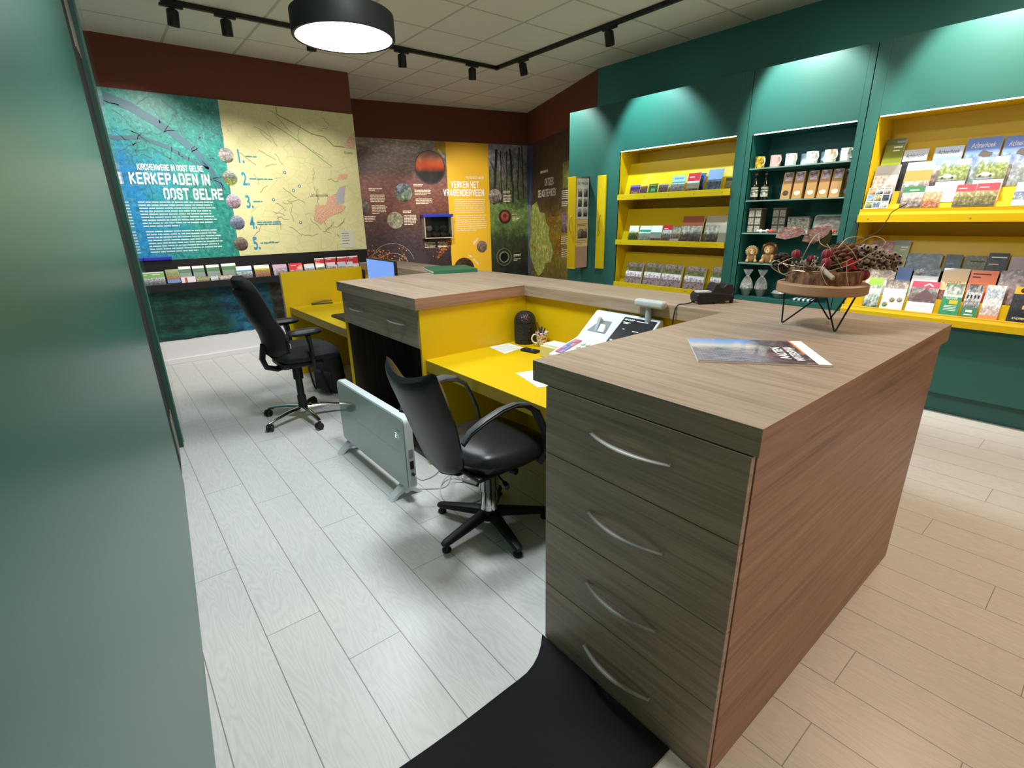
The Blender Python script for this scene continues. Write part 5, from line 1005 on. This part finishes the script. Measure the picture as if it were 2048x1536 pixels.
b = MB(); [b.tube([DX * .02 + Vector((0, 0, .06)), DX * .12 + Vector((0, 0, .085 + .01 * k)) + DYv * (.02 * k - .02), DX * .22 + Vector((0, 0, .07 + .02 * k)) + DYv * (.03 * k - .03)], .0035, 6) for k in range(3)]; b.build('pod_stems', mat('stem_brown', '#4a382a', .8), da)
RB = mat('lantern_red', '#7d1a28', .55); RL = mat('lantern_rib', '#a8505a', .55)
def lantern(p, r, pl_=1.0):
    b = MB(); k = 6
    for i in range(12):
        for j in range(8):
            pass
    rings = []
    for j in range(9):
        ph_ = PI * j / 8; ring = []
        for i in range(24): a = 2 * PI * i / 24; rr = r * math.sin(ph_) * (1 + .10 * math.cos(k * a)); ring.append(b.bm.verts.new(Vector(p) + Vector((rr * math.cos(a), rr * math.sin(a), -r * 1.1 * math.cos(ph_) * pl_))))
        rings.append(ring)
    for q, w_ in zip(rings, rings[1:]):
        for i in range(24): b._f([q[i], q[(i + 1) % 24], w_[(i + 1) % 24], w_[i]], 1 if i % 4 == 0 else 0)
    return b.build('lantern_berry', [RB, RL], da, smooth=True)
for q, r in ((DX * -.125 + DYv * -.05 + Vector((0, 0, .112)), .0155), (DX * -.03 + DYv * -.09 + Vector((0, 0, .115)), .017), (DX * -.03 + DYv * -.1 + Vector((0, 0, .085)), .0165), (DX * .132 + DYv * -.03 + Vector((0, 0, .03)), .019), (DX * -.06 + DYv * -.02 + Vector((0, 0, .09)), .014)): lantern(q, r)
b = MB(); o0 = DX * .055 + DYv * -.09 + Vector((0, 0, .075))
b.poly([o0 + DX * (r_ * math.cos(t_)) + Vector((0, 0, r_ * math.sin(t_))) for t_, r_ in [(PI / 2 + .35 + i * PI / 5, (.034, .014)[i % 2]) for i in range(10)]])
o = b.build('red_felt_leaf', mat('felt_red', '#b3202c', .9), da); sd = o.modifiers.new('s', 'SOLIDIFY'); sd.thickness = .003
# paper butterfly on top and a green leaf
b = MB(); BT = Vector((0, 0, .195)) + DX * -.055 + DYv * -.01
def wing(o_, pts): b.poly([o_ + DX * x + DYv * y + Vector((0, 0, z)) for x, y, z in pts])
wing(BT + DX * -.035, [(0, 0, 0), (-.03, .02, .02), (-.075, .03, .015), (-.10, .02, -.005), (-.11, -.01, -.022), (-.08, -.03, -.028), (-.03, -.02, -.018)])
wing(BT + DX * -.035, [(0, 0, 0), (.03, .02, .012), (.085, .03, .03), (.09, .0, .012), (.06, -.02, -.02), (.02, -.04, -.045), (-.02, -.03, -.035)])
o = b.build('butterfly_wings', photo('wing_pink', ['#6a4640', '#a8827a', '#8d625a', '#c4a498'], 14, .35), da); sd = o.modifiers.new('s', 'SOLIDIFY'); sd.thickness = .0012
MB().tube([BT + DX * -.04 + DYv * -.025 + Vector((0, 0, -.01)), BT + DX * -.035, BT + DX * -.03 + DYv * .03], [.002, .004, .002], 8).build('butterfly_body', mat('moth_body', '#b9a8a0', .5), da)
b = MB(); b.poly([BT + DX * x + DYv * .02 + Vector((0, 0, z)) for x, z in ((.02, -.07), (.03, -.035), (.05, -.01), (.058, .012), (.065, -.01), (.06, -.04), (.045, -.065))]); o = b.build('green_leaf', mat('leaf_olive', '#4a5226', .6), da); sd = o.modifiers.new('s', 'SOLIDIFY'); sd.thickness = .0012
rn = random.Random(8)
WM = mat('wire_silver', '#b4a88e', .35, .7)
def wirep(k): return DX * k[0] + DYv * k[1] + Vector((0, 0, k[2]))
W_ = [[(-.12, -.04, .02), (-.10, -.07, .12), (-.07, -.06, .18), (-.02, -.06, .205)], [(-.05, -.03, .19), (-.045, -.05, .15), (0, -.08, .135), (.04, -.06, .17), (.10, -.04, .17), (.115, -.04, .14)], [(-.13, -.05, .05), (-.05, -.11, .05), (.03, -.11, .07), (.1, -.08, .1), (.17, -.06, .15), (.13, -.05, .175), (.085, -.05, .14), (.11, -.06, .105), (.2, -.05, .09)],
      [(-.02, -.1, .11), (-.05, -.12, .06), (-.03, -.13, .01), (-.02, -.135, .003)], [(.03, -.12, .09), (.035, -.13, .04), (.045, -.135, .003)], [(-.03, -.07, .15), (.0, -.1, .1), (.03, -.09, .06)], [(.02, -.06, .16), (.06, -.08, .12), (.09, -.08, .07)], [(-.17, -.02, .075), (-.1, -.07, .065), (0, -.1, .075), (.06, -.09, .1)], [(-.14, -.03, .06), (-.19, -.03, .085), (-.2, -.02, .06), (-.15, -.04, .03), (-.12, -.06, .04)], [(-.1, -.05, .07), (-.16, -.05, .035), (-.18, -.04, .07), (-.13, -.05, .1)]]
b = MB()
for p in W_: b.tube(bez([wirep(k) for k in p], 6), .0017, 6)
b.build('wire_tangle', WM, da, smooth=True)
b = MB()
for i in range(16):
    a0 = Vector((rn.uniform(-.11, .06), rn.uniform(-.09, .05), rn.uniform(.05, .09))); a1 = a0 + Vector((rn.uniform(-.09, .1), rn.uniform(-.05, .05), rn.uniform(-.02, .07))); mid = a0.lerp(a1, .5) + Vector((0, 0, rn.uniform(-.02, .02))); b.tube([wirep(a0), wirep(mid), wirep(a1)], .0014, 5)
b.tube(bez([wirep(k) for k in ((.05, 0, .12), (.11, .0, .165), (.165, .01, .19), (.19, .01, .235), (.2, .01, .26), (.24, .0, .29))], 6), .0016, 5)
b.tube(bez([wirep(k) for k in ((.07, 0, .12), (.085, .01, .18), (.09, .01, .215), (.08, .01, .23))], 6), .002, 5); b.build('dry_twigs', mat('twig_brown', '#5a4434', .85), da)
MB().tube([wirep((-.04, -.1, .06)), wirep((-.03, -.13, .045)), wirep((-.015, -.15, .03))], [.010, .009, .0085], 10).build('birch_twig', mat('birch', '#a79a88', .7, bump=.5, bscale=90), da, smooth=True)
b = MB()
for i in range(40):
    p = wirep((rn.uniform(-.11, .1), rn.uniform(-.1, .08), .05 + rn.uniform(0, .02))); b.ball(p, (rn.uniform(.006, .014), rn.uniform(.006, .014), rn.uniform(.004, .01)), 6)
b.build('moss_bed', mat('moss', '#4a3a28', .95, bump=.8, bscale=200), da, smooth=True)['kind'] = 'stuff'
b = MB()
for i in range(18):
    a0 = wirep((rn.uniform(-.1, -.05), rn.uniform(-.09, -.04), .055)); d = Vector((rn.uniform(-.7, .2), rn.uniform(-.4, .4), rn.uniform(.1, .6))).normalized(); b.tube([a0, a0 + d * .045], [.0018, .0012], 5); b.ball(a0 + d * .047, (.003, .003, .005), 5)
b.build('silver_grass', mat('silver_tips', '#a59c90', .5), da)
# ------------------------------------------------------------------ things on the yellow desks
bn = thing('desk_bin', 'black dome-topped bin with hammered texture in the corner of the near yellow desk', 'bin', (2.198, 2.588, .7195))
m = mat('bin_black', '#1d1d1e', .45); g = G(m); vo = g.n('ShaderNodeTexVoronoi', i_Vector=g.coord(), i_Scale=70).outputs[0]; g.out(bump=vo, bs=1, bd=.004)
MB().lathe([(.062, 0), (.072, .006), (.074, .06), (.074, .145)], n=40).build('body', m, bn, smooth=True)
MB().lathe([(.0755, .147), (.0755, .155), (.070, .178), (.056, .202), (.034, .217), (.001, .222)], n=40).build('dome_lid', m, bn, smooth=True)
b = MB(); [b.tube([(-.075 * math.cos(a), -.075 * math.sin(a), .175), (-.06 * math.cos(a + .25), -.06 * math.sin(a + .25), .205)], .003, 6) for a in (.75, .95)]; b.build('lid_clip', mat('clip_copper', '#8a4a36', .4), bn)
mgm = mat('mug_floral', '#e4d8c4', .25); g = G(mgm); c = g.coord(); n1 = g.noise(c, 34, 3, .6); n2 = g.noise(g.mapping(c, (1, 1, 1), (3, 3, 3)), 50, 3)
col = g.ramp(n1, [(.38, '#5a7a56'), (.46, '#e2d6c2'), (.54, '#e6dac8'), (.6, '#c46a78'), (.68, '#8a3a4a')]); col = g.mix(g.math('MULTIPLY', g.ramp(n2, [(.58, '#000000'), (.62, '#ffffff')]), .8), col, '#b08a3c'); g.out(col)
CER = mat('ceramic_white', '#eceae4', .22, coat=.4)
def mug(name, label, loc, r0, r1, h, body, hang, group=None, hm=None, band=None):
    t = thing(name, label, 'mug', loc, 0, group)
    MB().lathe([(r0 * .8, 0), (r0, .004), (r0 + (r1 - r0) * .4, h * .4), (r1, h), (r1 - .003, h + .001), (r1 - .005, h - .004), (r0 * .8, .008)], n=28).build('body', body, t, smooth=True)
    c, s = math.cos(hang), math.sin(hang); rm = r0 + (r1 - r0) * .6
    MB().tube(bez([(c * (rm - .003), s * (rm - .003), h * .82), (c * (rm + .018), s * (rm + .018), h * .84), (c * (rm + .032), s * (rm + .032), h * .58), (c * (rm + .022), s * (rm + .022), h * .33), (c * (rm - .004), s * (rm - .004), h * .22)], 5), .0048, 8).build('handle', hm or CER, t, smooth=True); return t
mug('mug', 'floral mug full of pens beside the black bin on the near yellow desk', (2.212, 2.43, .7195), .028, .044, .098, mgm, R(150))
rn = random.Random(3); pc = [('#1f2f8a', 'dark blue pen leaning left in the floral mug'), ('#24369c', 'blue pen in the middle of the floral mug'), ('#e4e6ea', 'white pen at the back of the floral mug'), ('#17181a', 'black pen leaning over the left rim of the floral mug'), ('#2b3fb0', 'bright blue pen on the right in the floral mug'), ('#5a3a30', 'brown pencil leaning against the bin from the floral mug')]
for i, (c, l) in enumerate(pc):
    a = (2.6, 3.6, .9, 2.2, 5.4, 2.35)[i]; ln = (.128, .135, .13, .15, .125, .165)[i]; ti = (.018, .01, .014, .030, .02, .034)[i]
    p0 = Vector((-.012 * math.cos(a), -.012 * math.sin(a), .0105)); p1 = Vector((ti * math.cos(a), ti * math.sin(a), ln))
    t = thing('pen' if i < 5 else 'pencil', l, 'pen' if i < 5 else 'pencil', (2.212, 2.43, .7195), 0, 'pens in the floral mug')
    MB().tube([p0, p0.lerp(p1, .8)], .0038, 8).build('barrel', mat('pen_' + c[1:], c, .35), t, smooth=True); MB().tube([p0.lerp(p1, .8), p1], .0042, 8).build('cap', mat('cap_%d' % i, c if i % 2 else '#22242c', .35), t, smooth=True)
def sheet(name, label, cat, pts, z, m, th=.0008):
    c = sum((Vector((*p, 0)) for p in pts), Vector()) / len(pts); b = MB(); b.prism([(p[0] - c.x, p[1] - c.y, 0) for p in pts], (0, 0, th)); o = b.build(name, m); o.location = (c.x, c.y, z); return tag(o, label, cat), c
o, c = sheet('note_sheet', 'white sheet with printed lines beside the bin on the near yellow desk', 'paper', [(1.936, 2.655), (2.10, 2.648), (2.095, 2.485), (1.905, 2.445)], .7195, PAPER)
b = MB()
for i in range(8):
    for j in range(3): x0, y0 = -.085 + .018 * i, -.075 + .05 * j; b.poly([(x0, y0, .001), (x0 + .006, y0, .001), (x0 + .008, y0 + .036, .001), (x0 + .002, y0 + .036, .001)])
b.build('printed_lines', mat('ink_soft', '#c9c6c2', .6), o, fix=False)
o, c = sheet('paper_sheet', 'white paper sheet lying on the near yellow desk by the counter edge', 'paper', [(1.615, 1.80), (1.69, 2.075), (1.843, 2.03), (1.80, 1.74)], .7195, mat('paper_blue', '#e6ebf2', .6), .002)
b = MB(); [b.poly([(-.07 + .03 * i, -.05, .0024), (-.066 + .03 * i, -.05, .0024), (-.05 + .03 * i, .08, .0024), (-.054 + .03 * i, .08, .0024)]) for i in range(4)]; b.build('printed_lines', mat('ink_soft', '#c9c6c2', .6), o, fix=False)
o = MB().box(-.05, .05, -.035, .035, 0, .012).box(-.04, .04, -.026, .026, .012, .0125, 1).build('card_pad', [mat('pad_olive', '#8f8a3a', .5), mat('pad_yellow', '#e8d85a', .5)]); o.location = (1.715, 1.815, .7222); o.rotation_euler = (0, 0, 1.3); tag(o, 'small yellow pad with a dark border on the white paper sheet', 'pad')
t = thing('desk_phone', 'small black handset lying on the near yellow desk in front of the floral mug', 'phone', (2.06, 2.375, .7195), R(-80))
MB().box(-.062, .062, -.028, .028, 0, .016).build('body', BLACK, t, bevel=.005); MB().box(-.04, .03, -.02, .02, .016, .0168).build('screen', mat('phone_screen', '#2c3034', .15), t)
t = thing('note_box', 'cream note box with papers on top left of the cash register', 'box', (2.10, 2.17, .7195), R(4))
MB().box(-.065, .065, -.085, .085, 0, .07).build('body', mat('box_cream', '#d9cf8c', .5), t, bevel=.003); MB().box(-.05, .05, -.07, .07, .0705, .082).build('note_stack', PAPER, t)
# far desk
t = thing('monitor', 'screen glowing pale blue on the far yellow desk behind the cupboard', 'monitor', (2.0, 4.39, .7195), R(-2))
MB().box(.0, .028, -.315, .315, .11, .485).build('casing', BLACK, t, bevel=.004)
MB().poly([(-.0006, -.305, .122), (-.0006, .305, .122), (-.0006, .305, .476), (-.0006, -.305, .476)]).build('screen', mat('screen_blue', '#3f63b8', .2, emit=(.16, .33, .80), es=.95), t)
b = MB(); [b.poly([(-.0012, .29, .42 - .04 * i), (-.0012, .25, .42 - .04 * i), (-.0012, .25, .43 - .04 * i), (-.0012, .29, .43 - .04 * i)]) for i in range(7)]; b.build('screen_icons', mat('screen_icon', '#5a80d8', .2, emit=(.22, .4, .85), es=.9), t, fix=False)
MB().tube([(.028, 0, .25), (.06, 0, .2), (.06, 0, .012)], .02, 10).build('neck', BLACK, t, smooth=True); MB().box(-.06, .13, -.12, .12, 0, .012).build('foot', BLACK, t, bevel=.004)
t = thing('keyboard', 'dark keyboard on the far yellow desk next to the cupboard side', 'keyboard', (1.62, 4.32, .7195))
MB().box(-.07, .07, -.22, .22, 0, .018).build('case', BLACK, t, bevel=.004)
b = MB(); [b.box(-.06 + .024 * i, -.04 + .024 * i, -.21 + .028 * j, -.186 + .028 * j, .018, .023) for i in range(5) for j in range(15)]; b.build('keys', mat('key_dark', '#2c2a28', .5), t)['kind'] = 'stuff'
t = thing('stapler', 'black and yellowish stapler near the end panel on the far yellow desk', 'stapler', (1.75, 5.34, .7195), R(-9))
MB().box(-.105, .105, -.018, .018, 0, .008).build('base', BLACK, t, bevel=.003); MB().prism([(-.105, -.016, .010), (.10, -.016, .024), (.10, -.016, .036), (.02, -.016, .04), (-.105, -.016, .024)], (0, .032, 0)).build('arm', mat('stapler_olive', '#6c6424', .35), t, bevel=.003)
for k, (x, y, a, c, l) in enumerate(((2.0, 5.2, .5, '#c9c9c4', 'silver pen lying on the far yellow desk'), (2.06, 5.14, .2, '#5a5c60', 'grey pen lying beside the silver pen on the far yellow desk'))):
    o = MB().tube([(-.07, 0, .005), (.05, 0, .005), (.07, 0, .005)], [.005, .005, .002], 8).build('pen', mat('pn_' + c[1:], c, .35), smooth=True); o.location = (x, y, .7195); o.rotation_euler = (0, 0, a); tag(o, l, 'pen')
# ------------------------------------------------------------------ green niche
GX = 5.02
def pmug(name, cols, sc): return photo(name, cols, sc, .5, False, .25, 3)
mg_ = [(2.487, pmug('mug_yel', ['#3a3a1c', '#c9a62a', '#e4c84a'], 7), 'yellow patterned mug at the left end of the top glass shelf', .042),
       (2.345, pmug('mug_pink', ['#b98a84', '#e2cfca', '#d8aaa4', '#ece4e0'], 16), 'pink speckled mug second from left on the top glass shelf', .045),
       (2.21, pmug('mug_dots', ['#8a8688', '#ece8e4', '#ece8e4', '#eae6e2'], 9), 'white mug with grey dots third from left on the top glass shelf', .046),
       (2.035, pmug('mug_sketch', ['#6a6c74', '#e6e8ec', '#eceef0', '#eceef0'], 6), 'white mug with grey sketch in the middle of the top glass shelf', .047),
       (1.89, pmug('mug_gold', ['#c9a25a', '#ece6da', '#eee8de', '#ece6da'], 4), 'white mug with gold marks second from right on the top glass shelf', .047),
       (1.765, pmug('mug_fig', ['#5a5a5c', '#e8e6e4', '#eceae8', '#eae8e6'], 5), 'white mug with dark figures at the right end of the top glass shelf', .047)]
for y, m, l, r in mg_: mug('mug', l, (GX - .01, y, 1.9355), r * .96, r, .10, m, R(238), 'mugs on the top glass shelf')
MB_ = mat('ceramic_blue', '#c4d4e2', .25, coat=.3)
for y, l in ((2.40, 'pale mug half hidden behind the yellow and pink mugs'), (2.13, 'pale blue mug behind the grey-dotted mug'), (1.965, 'pale blue mug behind the sketch mug'), (1.82, 'pale blue mug behind the gold-marked mug')): mug('mug', l, (GX + .11, y, 1.9355), .043, .045, .098, MB_, R(236), 'mugs on the top glass shelf', MB_)
BG = mat('bottle_dark', '#17100c', .12, coat=.5)
for x, y, l in ((5.0, 2.50, 'dark beer bottle at the left end of the second glass shelf'), (5.03, 2.42, 'dark beer bottle right of the other bottle on the second glass shelf')):
    t = thing('bottle', l, 'bottle', (x, y, 1.6555), 0, 'bottles on the second glass shelf'); MB().lathe([(.028, 0), (.032, .004), (.032, .12), (.026, .15), (.014, .18), (.0125, .215), (.0145, .22), (.0145, .235), (.002, .236)], n=24).build('glass', BG, t, smooth=True)
    MB().lathe([(.0324, .03), (.0325, .031), (.0325, .088), (.0324, .089)], n=24, cap=False).build('label', photo('label_beer', ['#d2cfbc', '#dcd9c6', '#4a4a42', '#d8d4c0'], 5, .4), t, smooth=True); MB().lathe([(.0322, .095), (.0323, .096), (.0323, .116), (.0322, .117)], n=24, cap=False).build('neck_label', mat('label_grey2', '#9c9a8c', .5), t, smooth=True)
    MB().lathe([(.0152, .222), (.0152, .236), (.001, .238)], n=16).build('cap', mat('cap_gold', '#6a5a3a', .4, .6), t, smooth=True)
KR = mat('kraft_paper', '#b98c58', .7, bump=.25, bscale=60)
for i, (x, y) in enumerate(((5.0, 2.215), (5.0, 2.115), (5.0, 2.005), (5.0, 1.905), (5.0, 1.81), (5.085, 1.755))):
    t = thing('coffee_bag', ['kraft bag with a dark stamp at the left of the bag row', 'kraft bag with a white stamp second from left in the bag row', 'kraft bag with a white stamp in the middle of the bag row', 'kraft bag with a white stamp fourth from left in the bag row', 'kraft bag at the front right of the bag row', 'kraft bag tucked behind the right end of the bag row'][i], 'bag', (x, y, 1.6555), R(-90), 'kraft bags on the second glass shelf')
    w_ = .082; b = MB(); b.hexa([(-w_ / 2, -.002, 0), (w_ / 2, -.002, 0), (w_ / 2, .06, 0), (-w_ / 2, .06, 0), (-w_ / 2, .022, .165), (w_ / 2, .022, .165), (w_ / 2, .052, .165), (-w_ / 2, .052, .165)])
    b.hexa([(-w_ / 2, .022, .165), (w_ / 2, .022, .165), (w_ / 2, .052, .165), (-w_ / 2, .052, .165), (-w_ / 2, .034, .228), (w_ / 2, .034, .228), (w_ / 2, .040, .228), (-w_ / 2, .040, .228)]); b.build('paper_bag', KR, t, bevel=.002)
    lb = photo('bag_label', ['#ddd0d8', '#c8b4c4', '#6a4a66', '#e0d4da'], 4, .2); MB().hexa([(-.025, .0195, .155), (.03, .0195, .155), (.03, .0215, .155), (-.025, .0215, .155), (-.025, .0325, .226), (.03, .0325, .226), (.03, .0345, .226), (-.025, .0345, .226)]).build('label', lb, t)
    n = 20; b = MB(); b.poly([(.026 * math.cos(2 * PI * k / n), -.003 + .1454 * (.052 + .022 * math.sin(2 * PI * k / n)), .052 + .022 * math.sin(2 * PI * k / n)) for k in range(n)]); b.build('stamp', photo('stamp_dark', ['#3a2a1c', '#6a4a2a', '#2a1c12'], 5, .3) if i == 0 else photo('stamp_light', ['#e2d2bc', '#f0e6d8', '#c9a884'], 5, .4), t, fix=False)
def tin(name, label, x, y0, y1, h, d, m, lid):
    t = thing(name, label, 'tin', (x, y1, 1.3605), R(-90), 'tins on the third glass shelf'); w_ = y1 - y0
    MB().box(0, w_, 0, d, 0, h).build('body', m, t, bevel=.006); MB().box(-.001, w_ + .001, -.001, d + .001, h + .0003, h + .012).build('lid', lid, t, bevel=.004)
    return t
def tiles_mat(name, a, b_, scx):
    m = mat(name, a, .35); g = G(m); c = g.coord('Generated'); s = g.n('ShaderNodeSeparateXYZ', i_Vector=c).outputs
    def gp(v, k): f = g.math('FRACT', g.math('MULTIPLY', v, k)); return g.math('LESS_THAN', g.math('MINIMUM', f, g.math('SUBTRACT', 1, f)), .1)
    e = g.math('MAXIMUM', gp(s[0], scx), gp(s[2], 3)); n = g.noise(c, 14, 3); col = g.ramp(n, [(.4, b_), (.5, a), (.62, a)]); g.out(g.mix(e, col, '#4a453c')); return m
tin('storage_tin', 'pale tall tin with tile pictures at the left of the third glass shelf', 4.99, 2.40, 2.525, .21, .11, tiles_mat('tin_tiles', '#c0b6a4', '#7a7264', 2), mat('tin_lid', '#8f8a7c', .35, .5))
tin('storage_tin', 'darker tall tin with tile pictures second on the third glass shelf', 5.05, 2.20, 2.325, .21, .11, tiles_mat('tin_tiles2', '#9a9084', '#4f4a44', 2), mat('tin_lid2', '#6f6a60', .35, .5))
tin('biscuit_tin', 'low patterned tin with shiny lid behind the butterfly on the third glass shelf', 5.05, 1.99, 2.18, .13, .13, photo('tin_grey', ['#3f3c38', '#8a857c', '#b9b2a6', '#5a5650'], 10, .5, False), mat('tin_lid3', '#9aa0a2', .2, .8))
tr = thing('tray', 'rounded serving tray with bird print leaning at the right of the third glass shelf', 'tray', (5.06, 1.965, 1.3605), (R(-12), 0, R(-90)))
MB().prism([(z, .0, x) for x, z in [(p[2], p[1]) for p in rrect(.0, .24, .0, .16, .03, 0)]], (0, .012, 0)).build('rim', mat('tray_rim', '#7fa696', .4), tr, bevel=.002); MB().prism([(z, -.002, x) for x, z in [(p[2], p[1]) for p in rrect(.012, .228, .012, .148, .022, 0)]], (0, .0018, 0)).build('picture', photo('tray_pic', ['#b4aa9e', '#c9c0b4', '#9a8f84', '#5a524a'], 5, .3), tr)
for i, (x, y, c, l) in enumerate(((4.985, 2.385, '#e8e4e0', 'white sweet beside the pale tall tin on the third glass shelf'), (4.99, 2.325, '#d9d4da', 'pale sweet right of the white sweet on the third glass shelf'), (4.98, 2.285, '#d8503c', 'red sweet on the third glass shelf left of the butterfly'), (4.985, 1.765, '#e2583a', 'orange red sweet at the right end of the third glass shelf'))):
    b = MB(); b.ball((0, 0, .017), (.019, .019, .017), 12); b.tube([(0, -.018, .017), (0, -.034, .018)], [.004, .011], 8).tube([(0, .018, .017), (0, .034, .018)], [.004, .011], 8); o = b.build('sweet', mat('sweet_' + c[1:], c, .3), smooth=True); o.location = (x, y, 1.3605); tag(o, l, 'sweet', 'wrapped sweets on the third glass shelf')
# plush toys
TAN = mat('plush_tan', '#b98f5e', .95, bump=.9, bscale=260); CRM = mat('plush_cream', '#d8c4a0', .95, bump=.9, bscale=260); MAN = mat('plush_mane', '#6a4424', .95, bump=1, bscale=200)
def plush(label, loc, rz, s, mane):
    t = thing('plush_toy', label, 'plush toy', loc, rz, 'plush toys on the fourth glass shelf')       # faces -x locally
    b = MB(); b.ball((.015 * s, 0, .05 * s), (.042 * s, .045 * s, .052 * s), 12); b.ball((-.012 * s, 0, .112 * s), (.036 * s, .04 * s, .037 * s), 12); b.ball((-.045 * s, 0, .1 * s), (.018 * s, .022 * s, .016 * s), 10)
    for q in (-1, 1): b.ball((-.03 * s, q * .035 * s, .045 * s), (.014 * s, .014 * s, .03 * s), 8); b.ball((-.045 * s, q * .04 * s, .017 * s), (.036 * s, .018 * s, .0165 * s), 8); b.ball((-.0 * s, q * .04 * s, .142 * s), (.008 * s, .015 * s, .016 * s), 8)
    b.build('body', TAN, t, remesh=.0038 * s)
    b = MB(); rn = random.Random(4)
    for k in range(36):
        a = 2 * PI * k / 18; r = (.043 + .010 * (k // 18)) * s; b.ball((.0 * s + .012 * s * (k // 18), r * math.cos(a), .114 * s + r * math.sin(a) * .95), (.015 * s, .012 * s, .012 * s), 6)
    b.build('mane', MAN if mane else CRM, t, smooth=True)
    MB().ball((-.062 * s, 0, .096 * s), (.006 * s, .014 * s, .012 * s), 8).build('muzzle', CRM, t, smooth=True); MB().ball((-.066 * s, 0, .106 * s), .005 * s, 8).build('nose', INK, t, smooth=True)
    for q in (-1, 1): MB().ball((-.046 * s, q * .016 * s, .124 * s), .0038 * s, 8).build('eye', BLACK, t, smooth=True)
plush('small tan plush animal lying at the left end of the fourth glass shelf', (5.02, 2.46, 1.0808), R(28), .92, False)
plush('plush lion with a dark mane right of the small tan plush animal', (5.03, 2.30, 1.0808), R(12), 1.12, True)
# wrapped gifts on the niche floor
CEL = mat('cellophane', '#eef2f2', .08, spec=1, alpha=.30)
for x, y, l in ((5.02, 2.47, 'left gift cup wrapped in clear film on the green niche floor'), (5.06, 2.345, 'right gift cup wrapped in clear film on the green niche floor')):
    t = thing('gift_cup', l, 'gift', (x, y, .7555), 0, 'wrapped gifts on the green niche floor')
    MB().lathe([(.03, 0), (.032, .006), (.05, .05), (.062, .072), (.058, .074), (.046, .05), (.02, .014)], n=24).build('cup', mat('gift_silver', '#8f928e', .3, .5), t, smooth=True)
    b = MB(); rn = random.Random(int(y * 100))
    for k in range(22): b.ball((rn.uniform(-.035, .035), rn.uniform(-.035, .035), .07 + rn.uniform(0, .05)), rn.uniform(.01, .016), 7)
    b.build('sweets', photo('gift_sweets', ['#8a8a88', '#d8d8d4', '#a89a8c', '#e8e6e2'], 9, .5, False), t, smooth=True)['kind'] = 'stuff'
    b = MB(); rn = random.Random(9); rings = []
    for r, z in ((.054, .075), (.055, .085), (.046, .13), (.03, .17), (.011, .192), (.02, .21), (.034, .235), (.042, .255)): rings.append([b.bm.verts.new(((r * (1 + .16 * math.sin(j * 2.4 + z * 40))) * math.cos(2 * PI * j / 26), (r * (1 + .16 * math.cos(j * 3.1))) * math.sin(2 * PI * j / 26), z + .004 * math.sin(j * 1.9))) for j in range(26)])
    for q, w_ in zip(rings, rings[1:]):
        for j in range(26): b._f([q[j], q[(j + 1) % 26], w_[(j + 1) % 26], w_[j]])
    b.build('clear_wrap', CEL, t, smooth=True); MB().lathe([(.012, .186), (.014, .192), (.012, .198)], n=16, cap=False).build('tie', mat('tie_white', '#dcdcd8', .4), t, smooth=True)
t = thing('gift_dish', 'low silver dish partly hidden behind the plant stand on the green niche floor', 'dish', (5.05, 2.16, .7555)); MB().lathe([(.035, 0), (.04, .005), (.06, .04), (.07, .05), (.066, .052), (.03, .01)], n=28).build('bowl', mat('gift_silver', '#8f928e'), t, smooth=True); MB().lathe([(.064, .052), (.05, .075), (.001, .085)], n=28, cap=False).build('clear_lid', CEL, t, smooth=True)
o = MB().box(0, .2, 0, .12, 0, .02).build('folded_cloth', None or mat('cloth_stripe', '#2b4a5a', .9), bevel=.006); m = MATS['cloth_stripe']; g = G(m); s = g.n('ShaderNodeSeparateXYZ', i_Vector=g.coord()).outputs; st_ = g.math('GREATER_THAN', g.math('FRACT', g.math('MULTIPLY', s[0], 26)), .5); g.out(g.mix(st_, '#21404c', '#c8d0d2')); o.location = (4.99, 2.02, .7555); o.rotation_euler = (0, 0, R(-82)); tag(o, 'blue and white striped folded cloth on the green niche floor', 'cloth')
